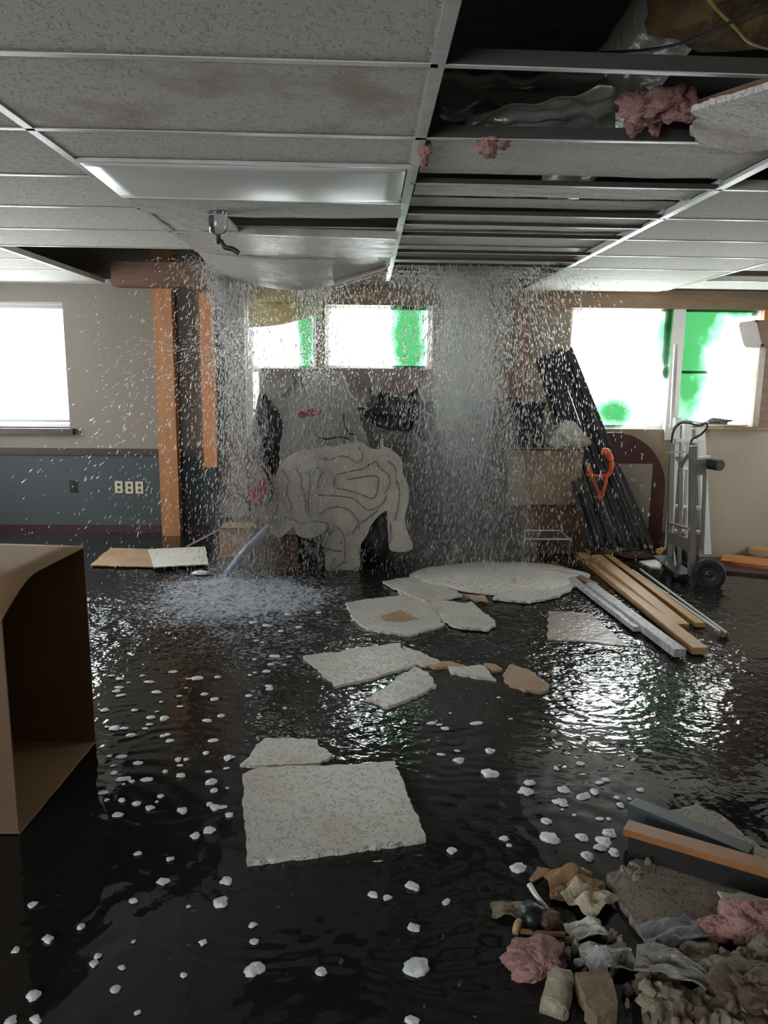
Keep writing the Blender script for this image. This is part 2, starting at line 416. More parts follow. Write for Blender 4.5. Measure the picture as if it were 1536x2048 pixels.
wn1 = window(1, w1, BY+.14, M_alul, mid=xz(60, 737)[1])
sb = bmesh.new(); box(sb, w1[0]-.05, w1[1]+.05, BY-.07, BY+.14, w1[2]-.055, w1[2]); add('window_sill', sb, M_maroon, wn1)
sb = bmesh.new(); box(sb, w1[0]+.03, w1[1]-.03, BY+.08, BY+.12, w1[2]+.05, w1[2]+.075); box(sb, w1[0]+.03, w1[1]-.03, BY+.09, BY+.12, w1[3]-.05, w1[3]-.02); add('blind_rail', sb, M_grym, wn1)
def G(px, py, rx, rz, y=BY2):
    x, z = xz(px, py, y); return (x, z, rx, rz)
window(2, w2, BY2+.08, M_header, film=film_mat('film_left', [G(612, 680, .09, .7)]))
window(3, w3, BY2+.08, M_header, film=film_mat('film_middle', [G(818, 660, .20, .9)]))
window(4, w2b, BY2+.08, M_header, film=film_mat('film_slit', []))
window(5, w4, BY2+.08, M_header, film=film_mat('film_right', [G(1350, 650, .20, .5), G(1225, 828, .24, .17), G(1345, 745, .12, .1)]), mid=xz(1250, 745, BY2)[1] if False else None)
window(6, w5, BY2+.08, M_header, mid=xz(1450, 745, BY2)[1], film=film_mat('film_far_right', [G(1360, 740, .30, .70), G(1385, 640, .42, .36), G(1450, 618, .5, .09)]))

def dr(u, v):
    q = onY(497 + 148*u, 603 + (52 - 34*u + 10*math.sin(math.pi*u))*v + 6*math.sin(math.pi*u)*(1-v)*.3, BY2-.12)
    return q + Vector((0, .02*math.sin(v*9+u*5) + .015*noise.noise(Vector((u*5, v*4, 0))), 0))
add('fabric_swag', sheet_bm(dr, 24, 12, .002), M_drape, smooth=True, label='cream yellow cloth swag hanging over the top of the middle window', cat='cloth')
# trims
def tx(n, x0, x1, y0, y1, z0, z1, m):
    bm = bmesh.new(); box(bm, x0, x1, y0, y1, z0, z1); return add('trim_%d' % n, bm, m, kind='structure')
tx(1, XL, xj-.001, BY-.025, BY, .775, .835, M_maroon)
bm = bmesh.new(); box(bm, XL, xj, BY-.02, BY, 0, .10); add('baseboard_back', bm, M_maroon, kind='structure')
hz = xz(900, 612, BY2-.06)[1]
tx(2, xz(640, 700)[0], XR, BY2-.05, BY2, hz, hz+.17, M_header)
tx(3, w2[1]+.002, w3[0]-.002, BY2-.04, BY2+.02, w2[2]-.02, hz, M_header)
tx(4, w4[1]-.01, w5[0]+.01, BY2-.03, BY2+.02, w4[2]-.1, hz, M_alul)
tx(5, xz(1517, 700, BY2)[0], xz(1517, 700, BY2)[0]+.09, BY2-.05, BY2, w5[2], hz, M_orange)
tx(6, xz(1141, 700, BY2)[0]-.03, w4[1], BY2-.02, BY2+.01, w4[3]-.005, w4[3]+.03, M_orange)

# posts and beams at the left opening
p = onZ(343, 1068, 0)
def vert_timber(name, px0, px1, y, depth, z0, z1, m, label, cat, pyc=800):
    x0, x1 = onY(px0, pyc, y).x, onY(px1, pyc, y).x
    bm = bmesh.new(); box(bm, x0, x1, y, y+depth, z0, z1)
    bmesh.ops.bevel(bm, geom=bm.edges[:], offset=.004, segments=1)
    return add(name, bm, m, label=label, cat=cat)
vert_timber('timber_post', 313, 350, 7.14, .12, 0, CZ+.3, M_post, 'knotty pine post standing from floor to ceiling in front of the grey wall', 'post')
vert_timber('wooden_plank', 404, 431, 7.2, .09, xz(420, 932)[1], xz(420, 588)[1], M_orange, 'orange-lit upright plank fixed at the end of the wainscot wall beside the falling water', 'plank')
bm = bmesh.new(); z0 = onY(300, 572, 6.9).z; box(bm, onY(222, 560, 6.9).x, onY(415, 560, 6.9).x+.1, 6.9, 7.1, z0, z0+.2)
add('ceiling_beam', bm, M_brown, label='dark brown timber beam across the opening above the pine post', cat='beam')
vert_timber('wooden_stud', 452, 492, 7.35, .1, 0, CZ+.3, M_brown, 'dark brown stud behind the left water curtain beside the plastic covered window', 'stud')
bm = bmesh.new(); box(bm, xz(431, 900, BY2)[0], xz(497, 900, BY2)[0], BY2-.03, BY2-.002, 0, CZ+.1)
add('wall_panel', bm, M_brown, label='bare brown panelling between the wainscot wall and the plastic covered window', cat='panel')
# bare brown board panelling under the middle windows
x0, x1 = w2b[1]+.01, xz(880, 850, BY2)[0]
bm = bmesh.new(); box(bm, x0, x1, BY2-.04, BY2-.003, 0, w3[2]-.01)
M_mott = mat('mottled_wall_board', (.33, .26, .23), .8, (.22, .17, .15), vs=6, bump=.4, bs=30)
add('wall_panel', bm, M_mott, label='mottled brown wall board below the middle window', cat='panel')
# reddish stud area
bm = bmesh.new(); box(bm, xz(1025, 800, BY2)[0], xz(1050, 800, BY2)[0], BY2-.04, BY2-.002, 0, hz)
add('wooden_stud', bm, wood('red_brown_stud', (.40, .20, .13), (.28, .14, .09), (6, 6, 1)), label='reddish stud on the tan wall behind the right hand spray', cat='stud')

# electrical plates
def plate(px, py, col, label, name='outlet_plate', y=BY):
    x, z = xz(px, py, y); t = thing(name, label, 'outlet', (x, y-.008, z-.057))
    bm = bmesh.new(); box(bm, x-.036, x+.036, y-.007, y, z-.057, z+.057); bmesh.ops.bevel(bm, geom=bm.edges[:], offset=.003, segments=2)
    add('cover_plate', bm, col, t)
    for dz in (-.024, .024):
        bm = bmesh.new(); bmesh.ops.create_cone(bm, cap_ends=True, segments=16, radius1=.015, radius2=.014, depth=.006)
        bmesh.ops.rotate(bm, verts=bm.verts, cent=(0, 0, 0), matrix=Matrix.Rotation(math.pi/2, 3, 'X')); bmesh.ops.translate(bm, verts=bm.verts, vec=(x, y-.009, z+dz))
        add('socket', bm, M_blkm if col is M_ivory else M_rub, t)
plate(147, 973, M_blk, 'black wall outlet alone on the blue-grey wainscot under the left window')
plate(238, 974, M_ivory, 'ivory outlet plate, the one furthest from the pine post in a row of three')
plate(259, 975, M_ivory, 'ivory outlet plate in the middle of a row of three')
plate(279, 975, M_ivory, 'ivory outlet plate, the one nearest the pine post in a row of three')
plate(424, 973, M_blk, 'black wall outlet on the wainscot under the orange-lit plank')

# ------------------------------------------------------------------ suspended ceiling
XA, XB, XC, XE, XD = -1.09, .175, 1.46, 2.735, -2.36
ROW = [-.36 + .615*i for i in range(13)]     # cross tee depths
ROW = [r + .0 for r in ROW]
SL = .02
def yr(Y, x): return Y + SL*x
tn = [10]
M_webshade = mat('shaded_tee_web', (.07, .068, .062), .6)  # shade on the tee webs put in as a dark colour
def tee(a, b, w=.03, dark=False, hw=.042):
    bm = bmesh.new(); a = Vector(a); b = Vector(b)
    beam(bm, a, b, w, .003)
    nf = len(bm.faces); beam(bm, a+Vector((0, 0, hw/2)), b+Vector((0, 0, hw/2)), .006, hw)
    if dark:
        for i_, f_ in enumerate(bm.faces):
            if i_ >= nf: f_.material_index = 1
    tn[0] += 1
    return add('trim_%d' % tn[0], bm, [M_tee, M_webshade], kind='structure')
for x, y1 in ((XD, 7.25), (XA, 6.3), (XB, 6.75), (XC, 6.7), (XE, 7.25)):
    tee((x, YB, CZ), (x, y1, CZ), .036 if x in (XB, XC) else .03)
tee((XL, BY-.02, CZ+.001), (xj, BY-.02, CZ+.001), .03)
cols = {'far left': (XL, XD), 'left': (XD, XA), 'centre': (XA, XB), 'open': (XB, XC), 'right': (XC, XE), 'far right': (XE, XR)}
rows = [2.10, 2.715, 3.33, 3.945, 4.56, 5.175, 5.79, 6.405, 7.02]
def ctile(name, x0, x1, y0, y1, label, m=None, z=CZ+.003, dz=(0, 0, 0, 0), group=None, gap=.006, th=.016, cat='ceiling tile'):
    m = m or M_tile
    P = [Vector((x0+gap, yr(y0, x0)+gap, z+dz[0])), Vector((x1-gap, yr(y0, x1)+gap, z+dz[1])), Vector((x1-gap, yr(y1, x1)-gap, z+dz[2])), Vector((x0+gap, yr(y1, x0)-gap, z+dz[3]))]
    bm = slab_bm([p + Vector((0, 0, th)) for p in P], (0, 0, -th))
    return add(name, bm, m, label=label, cat=cat, group=group)
# tiles behind and above the camera, out of the frame: plain structure panel
bm = bmesh.new(); box(bm, XL, XB, YB, .85, CZ+.004, CZ+.02); box(bm, XC, XR, YB, .85, CZ+.004, CZ+.02); box(bm, XB, XC, YB, .25, CZ+.004, CZ+.02)
tn[0] += 1; add('trim_%d' % tn[0], bm, M_tile, kind='structure')
# centre column (between the two long tees above the cow cutouts)
ctile('ceiling_tile', XA, XB, .87, 1.485, 'grey fissured ceiling tile at the top of the photo, nearest overhead')
ctile('ceiling_tile', XA, XB, 1.485, 2.10, 'large grey fissured ceiling tile in front of the brown stained one')
ctile('ceiling_tile', XA, XB, 2.10, 2.715, 'grey ceiling tile with a brown water stain near the long middle tee', M_tile_st)
ctile('ceiling_tile', XA, XB, 2.715, 3.05, 'narrow strip of grey ceiling tile just in front of the light panel')
for Y in (1.485, 2.10, 2.715, 3.60): tee((XA, yr(Y, XA), CZ), (XB, yr(Y, XB), CZ), .024)
t = thing('light_fixture', 'pale green-white fluorescent light panel set in the sagging ceiling', 'light fixture', (XA+.62, 3.33, CZ))
def ff(u, v):
    return Vector((XA+.02 + (XB-XA-.05)*u, 3.07 + SL*u + .51*v, CZ-.004 - .02*math.sin(math.pi*v)*math.sin(math.pi*u) - .015*v))
add('diffuser', sheet_bm(ff, 16, 10, .004), M_diff, t, smooth=True)
bm = bmesh.new(); beam(bm, (XA+.01, 3.055, CZ), (XB-.01, 3.075, CZ), .02, .014); beam(bm, (XA+.01, 3.60, CZ-.008), (XB-.01, 3.61, CZ-.02), .022, .012); beam(bm, (XA+.012, 3.06, CZ), (XA+.012, 3.60, CZ-.01), .02, .012); beam(bm, (XB-.015, 3.06, CZ), (XB-.015, 3.60, CZ-.02), .02, .012)
add('fixture_frame', bm, M_tee, t)
bm = bmesh.new(); box(bm, XA+.03, XB-.03, 3.08, 3.58, CZ+.03, CZ+.10); add('housing', bm, M_tee, t)
def sag(name, x0, x1, y0, y1, label, m, za=(0, 0, 0, 0), bow=.0, group=None, nu=14, nv=8, th=.016):
    def f(u, v):
        z = CZ + .02 + (za[0]*(1-u)+za[1]*u)*(1-v) + (za[3]*(1-u)+za[2]*u)*v - bow*math.sin(math.pi*u)*(.35+.65*v) + .004*noise.noise(Vector((u*6, v*6, x0)))
        x = x0 + (x1-x0)*u; return Vector((x, yr(y0 + (y1-y0)*v, x), z))
    return add(name, sheet_bm(f, nu, nv, th), m, label=label, cat='ceiling tile', group=group, smooth=False)
sag('ceiling_tile', XA+.01, XB-.01, 3.62, 4.02, 'damp grey ceiling tile between the light panel and the dark slot', M_tile, (0, 0, -.01, -.01), .01)
sag('ceiling_tile', XA+.01, -.72, 4.03, 4.55, 'piece of damp ceiling tile beside the hanging emergency lamp, left of the dark slot', M_tile, (0, 0, 0, 0), .005)
tee((XA, yr(4.56, XA), CZ-.002), (XB, yr(4.56, XB), CZ-.02), .026)
sag('ceiling_tile', XA+.01, XB-.01, 4.58, 5.12, 'wet cream ceiling tile just behind the dark slot', M_tile_wet, (-.0, -.01, -.04, -.03), .02)
sag('ceiling_tile', XA+.02, XB-.02, 5.14, 5.74, 'soaked ceiling tile bowed down in the middle over the cow cutouts', M_tile_wet, (-.03, -.02, -.02, -.10), .13)
# buckled vent grille hanging at the end of the bowed tile
t = thing('vent_grille', 'bent white slotted vent hanging by the end of the long middle tee', 'vent', (-.1, 5.75, CZ-.1))
a, b = onY(668, 566, 5.6), onY(772, 532, 5.6)
bm = bmesh.new(); beam(bm, a, b, .11, .012, up=(0, -.4, 1)); add('backing', bm, M_tee, t)
for k in range(-2, 3):
    bm = bmesh.new(); o = Vector((0, -.012 , .018*k)); beam(bm, a.lerp(b, .06)+o, a.lerp(b, .94)+o, .008, .006); add('slat', bm, M_grym, t)
sag('ceiling_tile', XA+.35, -.28, 5.7, 6.3, 'dark broken ceiling tile hanging low above the middle window', M_tile_wet, (-.05, -.16, -.10, -.02), .04)

# left column
lab = {0: 'nearest', 1: 'second', 2: 'third', 3: 'fourth', 4: 'fifth', 5: 'last'}
for k, Y in enumerate((2.10, 2.715, 3.33, 3.945, 4.56)):
    ctile('ceiling_tile', XD, XA, Y, Y+.615, 'pale ceiling tile left of the light panel, %s of five up to the dark opening' % lab[k], M_tile_lit if k > 1 else M_tile)
    tee((XD, yr(Y, XD), CZ), (XA, yr(Y, XA), CZ), .022)
tee((XD, yr(5.175, XD), CZ), (XA, yr(5.175, XA), CZ), .022)
for k, Y in enumerate((3.33, 3.945, 4.56, 5.175, 5.79, 6.405)):
    ctile('ceiling_tile', XL, XD, Y, Y+(.615 if k < 5 else .86), 'pale ceiling tile at the far left edge above the window, %s going away' % lab[k], M_tile_lit)
    tee((XL, yr(Y, XL), CZ), (XD, yr(Y, XD), CZ), .022)
# open column with displaced tiles
for Y in (2.10, 2.715, 3.33, 3.95, 4.22, 4.56, 5.175, 5.5, 5.79, 6.1, 6.405):
    if Y == 2.10: tee((XB, yr(Y, XB), CZ), (2.3, yr(Y, 2.3), CZ-.01), .02, True)
    elif Y == 2.715: tee((XB, yr(Y, XB), CZ), (1.36, yr(Y, 1.36)-.03, CZ), .018, True)
    else: tee((XB, yr(Y, XB), CZ), (XC, yr(Y, XC), CZ), .012, True, .022)
def grey(name, y0, y1, label, za=(0,)*4, m=M_tile): return sag(name, XB+.03, XC-.02, y0, y1, label, m, tuple(q*.5+.004 for q in za), 0, th=.006)
grey('ceiling_tile', 2.76, 3.24, 'grey ceiling tile just behind the hanging pink fluff, right of the long middle tee', (.0, 0, .005, .005))
grey('ceiling_tile', 3.38, 3.62, 'thin pale strip of ceiling tile with a frayed far edge', (0,)*4, M_tile_lit)
grey('ceiling_tile', 3.74, 3.92, 'dark grey strip of ceiling tile lying raised in the grid', (.03,)*4)
grey('ceiling_tile', 4.02, 4.42, 'grey ceiling tile in front of the black slot right of the long middle tee', (0,)*4)
grey('ceiling_tile', 4.66, 5.10, 'shadowy grey ceiling tile right before the spray outlet', (.05,)*4)
grey('ceiling_tile', 5.2, 5.46, 'wet grey ceiling tile strip above the right spray', (.06,)*4, M_tile_wet)
grey('ceiling_tile', 5.84, 6.06, 'narrow wet ceiling strip at the far end of the open bay', (.05,)*4, M_tile_wet)
# right columns
for k, Y in enumerate((2.715, 3.33, 3.945, 4.56, 5.175, 5.79)):
    if k: ctile('ceiling_tile', XC, XE, Y, Y+.615, 'ceiling tile right of the long slanting tee, %s going away' % ['', 'nearest', 'second', 'third', 'fourth', 'fifth'][k], M_tile_lit if k > 2 else M_tile)
    tee((XC, yr(Y, XC), CZ), (XE if k else 1.5, yr(Y, XE if k else 1.5), CZ), .022)
ctile('ceiling_tile', XC+.0, XE, 6.405, BY2, 'cream ceiling tile against the header above the right windows', M_tile_lit)
for k, Y in enumerate((4.56, 5.175, 6.405)):
    ctile('ceiling_tile', XE, XR, Y, Y+.615, 'pale ceiling tile at the far right edge, %s of three' % lab[k], M_tile_lit)
    tee((XE, yr(Y, XE), CZ), (XR, yr(Y, XR), CZ), .022)

# broken tile hanging at the top right
P = [onZ(1385, 222, CZ-.01), onZ(1536, 178, CZ-.10), onZ(1700, 150, CZ-.14), onZ(1700, 270, CZ-.14), onZ(1536, 298, CZ-.08), onZ(1478, 306, CZ-.05), onZ(1456, 300, CZ-.04), onZ(1400, 290, CZ-.0), onZ(1380, 272, CZ)]
add('ceiling_tile', slab_bm(jagged(P, .006), (0, 0, .016)), M_tile_st, label='broken stained ceiling tile drooping at the top right under the foil duct', cat='ceiling tile')
bm = bmesh.new(); beam(bm, onZ(1395, 214, CZ+.02), onZ(1600, 150, CZ-.05), .03, .03); add('wooden_batten', bm, M_brown, label='thin brown batten along the top edge of the drooping broken tile', cat='batten')

# plenum contents
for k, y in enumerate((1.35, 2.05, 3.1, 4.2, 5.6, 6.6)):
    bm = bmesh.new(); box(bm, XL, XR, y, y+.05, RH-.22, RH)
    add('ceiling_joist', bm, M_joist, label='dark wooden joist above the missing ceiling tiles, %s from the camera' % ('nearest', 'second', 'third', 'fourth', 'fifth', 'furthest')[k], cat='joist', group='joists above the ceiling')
t = thing('foil_duct', 'silver foil-wrapped duct running diagonally above the missing tiles', 'duct', (1.2, 2.0, CZ+.2))
pth = [onZ(1480, -200, CZ+.33), onZ(1330, 40, CZ+.30), onZ(1215, 200, CZ+.27), onZ(1165, 300, CZ+.24), onZ(1130, 360, CZ+.22)]
bm = bmesh.new(); tube(bm, smooth_path(pth, 8), .12, 20)
for v in bm.verts: v.co += v.co.normalized()*0 + Vector((noise.noise(v.co*9)*.012, noise.noise(v.co*9+Vector((5, 0, 0)))*.012, noise.noise(v.co*9+Vector((0, 7, 0)))*.012))
add('duct_wrap', bm, M_foil, t, smooth=True)
def ff(u, v):
    a = onZ(930 + 300*u, 270 - 95*v*(.3+.7*u) - 10*(1-u), CZ + .08 + .05*v)
    return a + Vector((0, 0, .02*noise.noise(Vector((u*5, v*5, 1))) + .01*noise.noise(Vector((u*13, v*9, 2)))))
add('foil_sheet', sheet_bm(ff, 26, 14, .003), M_foil, smooth=True, label='torn sheet of silver foil insulation facing drooping behind the front tee', cat='foil')
def ff(u, v):
    a = onZ(880 + 330*u, 235 - 80*v, CZ + .16 + .05*v)
    return a + Vector((0, 0, .03*noise.noise(Vector((u*5, v*4, 7))) + .012*noise.noise(Vector((u*15, v*9, 2)))))
add('insulation_batt', sheet_bm(ff, 26, 12, .03), mat('dark_foil_backing', (.34, .33, .30), .45, (.22, .21, .19), vs=7, metal=.1, bump=.5, bs=20, bd=.02), smooth=True, label='dark paper-backed insulation batt above the open bay', cat='insulation')
bm = bmesh.new(); tube(bm, smooth_path([onZ(1536, 8, CZ+.1), onZ(1440, 55, CZ+.08), onZ(1370, 85, CZ+.1), onZ(1290, 100, CZ+.14), onZ(1200, 105, CZ+.2)], 8), .004, 6)
add('black_cable', bm, M_rub, label='thin black cable sagging across the foil duct', cat='cable')
bm = bmesh.new(); tube(bm, smooth_path([onZ(1405, -20, CZ+.12), onZ(1430, 15, CZ+.1), onZ(1470, 55, CZ+.1), onZ(1500, 85, CZ+.1), onZ(1560, 105, CZ+.13)], 8), .004, 6)
add('yellow_cable', bm, mat('yellow_jacket', (.6, .45, .08), .4), label='yellow electric cable looping at the top right corner', cat='cable')
bm = lump_bm(onZ(1490, 20, CZ+.2), (.5, .35, .16), 4, .35, 3); add('insulation_batt', bm, mat('brown_insulation', (.20, .13, .06), .95, (.1, .06, .03), vs=14, bump=.8, bs=40, bd=.02), label='brown fibrous insulation at the top right corner behind the yellow cable', cat='insulation')

def tuft(pts_px, z, label, scale=1.0, seed=0):
    bm = bmesh.new()
    for i, (x, y, w, h) in enumerate(pts_px):
        c = onZ(x, y, z); m_px = (c-ORG).length/1560
        b2 = lump_bm(c, (w*m_px, w*m_px*.8, h*m_px*1.05), seed+i, .75, 3, 2.2)
        me = bpy.data.meshes.new('t'); b2.to_mesh(me); b2.free(); bm.from_mesh(me); bpy.data.meshes.remove(me)
    return add('insulation_tuft', bm, M_pink, smooth=True, label=label, cat='insulation')
tuft([(1285, 215, 70, 50), (1330, 212, 90, 45), (1370, 208, 40, 45), (1270, 245, 30, 35), (1310, 240, 25, 40)], CZ+.03, 'large torn tuft of pink fibreglass hanging by the foil duct', seed=1)
tuft([(975, 290, 40, 32), (1005, 288, 24, 18)], CZ-.01, 'small pink fibreglass tuft hanging from the front cross tee', seed=8)
tuft([(850, 300, 22, 44)], CZ-.01, 'pink fibreglass shred caught on the long middle tee', seed=15)

# emergency lamp hanging from the ceiling
c = onZ(435, 420, CZ); t = thing('emergency_lamp', 'clear jar-shaped lamp hanging under the ceiling beside the dark slot', 'lamp', c)
bm = bmesh.new(); bmesh.ops.create_cone(bm, cap_ends=True, segments=20, radius1=.05, radius2=.05, depth=.014); bmesh.ops.translate(bm, verts=bm.verts, vec=c+Vector((0, 0, -.006))); add('base', bm, M_blkm, t)
def lathe(bm, c, prof, n=20):
    rings = [[bm.verts.new(Vector(c)+Vector((r*math.cos(2*math.pi*k/n), r*math.sin(2*math.pi*k/n), z))) for k in range(n)] for r, z in prof]
    for A, B in zip(rings, rings[1:]):
        for k in range(n): bm.faces.new((A[k], B[k], B[(k+1) % n], A[(k+1) % n]))
bm = bmesh.new(); lathe(bm, c, [(.045, -.012), (.047, -.08), (.038, -.105), (.012, -.115)]); add('glass_jar', bm, M_clear, t, smooth=True)
bm = bmesh.new(); lathe(bm, c, [(.012, -.113), (.014, -.15), (.001, -.16)]); add('bulb_cap', bm, M_blkm, t, smooth=True)
bm = bmesh.new(); tube(bm, smooth_path([c+Vector((.01, 0, -.14)), c+Vector((.03, 0, -.17)), c+Vector((.07, 0, -.18)), c+Vector((.1, 0, -.2))]), .012, 8); add('bracket', bm, M_blkm, t, smooth=True)

# ------------------------------------------------------------------ flood water
SRC = [(onZ(470, 1150, WZ), .55), (onZ(640, 1160, WZ), .4), (onZ(930, 1130, WZ), .7), (onZ(1050, 1200, WZ), .7), (onZ(560, 1230, WZ), .5)]
nx = 560; xs = np.linspace(XL, XR, nx)
ys = np.concatenate([np.linspace(YB, 0.9, 12, endpoint=False), np.linspace(.9, 3.5, 290, endpoint=False), np.linspace(3.5, BY2, 230)])
Xg, Yg = np.meshgrid(xs, ys)
H = np.zeros_like(Xg)
rs = np.random.RandomState(5)
def ring(cx, cy, amp, lam, rad, width):
    r = np.hypot(Xg-cx, Yg-cy)
    return amp*np.cos(2*np.pi*(r-rad)/lam)*np.exp(-((r-rad)/width)**2)
for k in range(430):
    if k < 330:
        s, sp = SRC[rs.randint(len(SRC))]; cx = s.x + rs.normal()*sp*1.1; cy = s.y + rs.normal()*sp*1.1 - .25
    else: cx = rs.uniform(-2.2, 3.2); cy = rs.uniform(2.0, 6.5)
    rad = rs.uniform(.02, .75)**1.0; lam = rs.uniform(.045, .11)
    a = .0011*(.25/(.2+rad))
    H += ring(cx, cy, a, lam, rad, lam*1.6)
# hand-placed drip rings visible in the foreground and middle distance
for (px, py, r, a) in ((755, 1700, .035, .0014), (755, 1735, .055, .0012), (838, 1728, .04, .002), (820, 1830, .06, .0008), (1200, 1480, .09, .0012), (915, 1425, .16, .0012), (1250, 1455, .12, .0008), (790, 1560, .1, .0008), (560, 1360, .12, .0008), (1110, 1640, .12, .0004), (1165, 1640, .2, .0003)):
    c = onZ(px, py, WZ); H += ring(c.x, c.y, a, .028, r, .035)
churn = np.zeros_like(Xg)
for (px, py, sx, sy, a) in ((470, 1170, .55, .5, 1.0), (600, 1200, .45, .45, .6), (560, 1300, .5, .5, .45), (400, 1230, .5, .5, .5), (950, 1150, .6, .3, .3), (1050, 1290, .8, .7, .25), (700, 1440, .35, .4, .25), (300, 1200, .5, .5, .2)):
    c = onZ(px, py, WZ); churn += a*np.exp(-(((Xg-c.x)/sx)**2 + ((Yg-c.y)/sy)**2))
churn = np.clip(churn, 0, 1.0)
H += churn*.004*np.random.RandomState(3).normal(size=H.shape)*.5
chop = np.zeros_like(Xg)
for (px, py, sx, sy, a) in ((560, 1230, .9, .9, 2.2), (230, 1250, .8, .7, 5.0), (720, 1440, .6, .55, .8), (1200, 1210, 1.5, .45, 4.0), (1250, 1310, 1.3, .5, 2.0), (1330, 1420, .9, .5, .7), (950, 1180, .9, .6, 2.0)):
    c = onZ(px, py, WZ); chop = np.maximum(chop, a*np.exp(-(((Xg-c.x)/sx)**2 + ((Yg-c.y)/sy)**2)))
me = bpy.data.meshes.new('flood_water')
ny = len(ys); co = np.stack([Xg, Yg, H + WZ], -1).reshape(-1, 3)
idx = np.arange(nx*ny).reshape(ny, nx)
fc = np.stack([idx[:-1, :-1], idx[:-1, 1:], idx[1:, 1:], idx[1:, :-1]], -1).reshape(-1, 4)
me.vertices.add(len(co)); me.vertices.foreach_set('co', co.ravel().astype(np.float32))
me.loops.add(fc.size); me.loops.foreach_set('vertex_index', fc.ravel().astype(np.int32))
me.polygons.add(len(fc)); me.polygons.foreach_set('loop_start', (np.arange(len(fc))*4).astype(np.int32)); me.polygons.foreach_set('loop_total', np.full(len(fc), 4, np.int32))
me.update(); me.polygons.foreach_set('use_smooth', [True]*len(fc))
at = me.attributes.new('churn', 'FLOAT', 'POINT'); at.data.foreach_set('value', churn.ravel().astype(np.float32))
at = me.attributes.new('chop', 'FLOAT', 'POINT'); at.data.foreach_set('value', chop.ravel().astype(np.float32))
wm = bpy.data.materials.new('murky_flood_water'); wm.use_nodes = True; nt = wm.node_tree; b = nt.nodes['Principled BSDF']
b.inputs['Base Color'].default_value = (.016, .0165, .015, 1); b.inputs['Roughness'].default_value = .05; b.inputs['IOR'].default_value = 1.4
geo = nt.nodes.new('ShaderNodeNewGeometry'); atn = nt.nodes.new('ShaderNodeAttribute'); atn.attribute_name = 'churn'; atc = nt.nodes.new('ShaderNodeAttribute'); atc.attribute_name = 'chop'
def noi(scale, detail=3, dist=0.0):
    n = nt.nodes.new('ShaderNodeTexNoise'); n.inputs['Scale'].default_value = scale; n.inputs['Detail'].default_value = detail; n.inputs['Distortion'].default_value = dist
    nt.links.new(geo.outputs['Position'], n.inputs['Vector']); return n.outputs['Fac']
def MM(op, a, b_=None, c=None):
    n = nt.nodes.new('ShaderNodeMath'); n.operation = op
    for i, v in enumerate((a, b_, c)):
        if v is None: continue
        if isinstance(v, (int, float)): n.inputs[i].default_value = v
        else: nt.links.new(v, n.inputs[i])
    return n.outputs[0]
chf = atn.outputs['Fac']
h = MM('MULTIPLY', MM('ADD', MM('MULTIPLY', noi(10, 2), 1.0), MM('MULTIPLY', noi(34, 1, .3), .28)), MM('ADD', .05, MM('ADD', MM('MULTIPLY', chf, .9), MM('MULTIPLY', atc.outputs['Fac'], .33))))
bp = nt.nodes.new('ShaderNodeBump'); bp.inputs['Strength'].default_value = 1.0; bp.inputs['Distance'].default_value = .02
nt.links.new(h, bp.inputs['Height']); nt.links.new(bp.outputs['Normal'], b.inputs['Normal'])
fo = MM('ADD', MM('MULTIPLY', chf, .33), MM('ADD', MM('MULTIPLY', noi(38, 4, .6), .75), MM('MULTIPLY', noi(7, 2), .25)))
mr = nt.nodes.new('ShaderNodeMapRange'); mr.inputs['From Min'].default_value = .66; mr.inputs['From Max'].default_value = .86; mr.clamp = True; nt.links.new(fo, mr.inputs['Value'])
foam = nt.nodes.new('ShaderNodeBsdfDiffuse'); foam.inputs['Color'].default_value = (.46, .50, .56, 1)
ms = nt.nodes.new('ShaderNodeMixShader'); nt.links.new(mr.outputs[0], ms.inputs[0]); nt.links.new(b.outputs[0], ms.inputs[1]); nt.links.new(foam.outputs[0], ms.inputs[2])
nt.links.new(ms.outputs[0], nt.nodes['Material Output'].inputs['Surface'])
me.materials.append(wm)
wo = bpy.data.objects.new('flood_water', me); COL.objects.link(wo)
prop(wo, 'dark rippled flood water covering the whole floor', 'water', kind='stuff')

# ------------------------------------------------------------------ objects on the floor
def floor_poly(name, px, label, m, cat='ceiling tile piece', z=None, th=.016, jag=.008, group=None, zs=None, parent=None, seg=.02):
    z = WZ+.014 if z is None else z
    P = [onZ(x, y, z if zs is None else zs[i]) for i, (x, y) in enumerate(px)]
    if jag: P = jagged(P, jag, seg)
    return add(name, slab_bm(P, (0, 0, -th)), m, parent=parent, label=label, cat=cat, group=group)

floor_poly('ceiling_tile_piece', [(485, 1548), (520, 1534), (660, 1530), (790, 1522), (812, 1580), (852, 1676), (700, 1698), (495, 1724), (487, 1620)], 'largest pale ceiling tile piece floating in the foreground', M_tile_wet, th=.02, z=.048, jag=.004)
floor_poly('ceiling_tile_piece', [(480, 1528), (528, 1476), (634, 1478), (665, 1508), (640, 1524), (500, 1530)], 'wedge of pale ceiling tile just behind the largest floating piece', M_tile_wet)
floor_poly('ceiling_tile_piece', [(606, 1312), (800, 1285), (832, 1330), (720, 1362), (672, 1372), (640, 1340)], 'striped pale ceiling tile slab in the middle of the floor beside the narrow crack', M_tile_wet)
floor_poly('ceiling_tile_piece', [(732, 1396), (790, 1360), (828, 1332), (858, 1346), (873, 1370), (800, 1404), (776, 1413)], 'triangular pale ceiling tile piece in front of the striped slab', M_tile_wet)
floor_poly('ceiling_tile_piece', [(805, 1290), (845, 1305), (885, 1325), (845, 1332), (812, 1318)], 'small tile fragment at the tip of the striped slab', M_tile_wet)
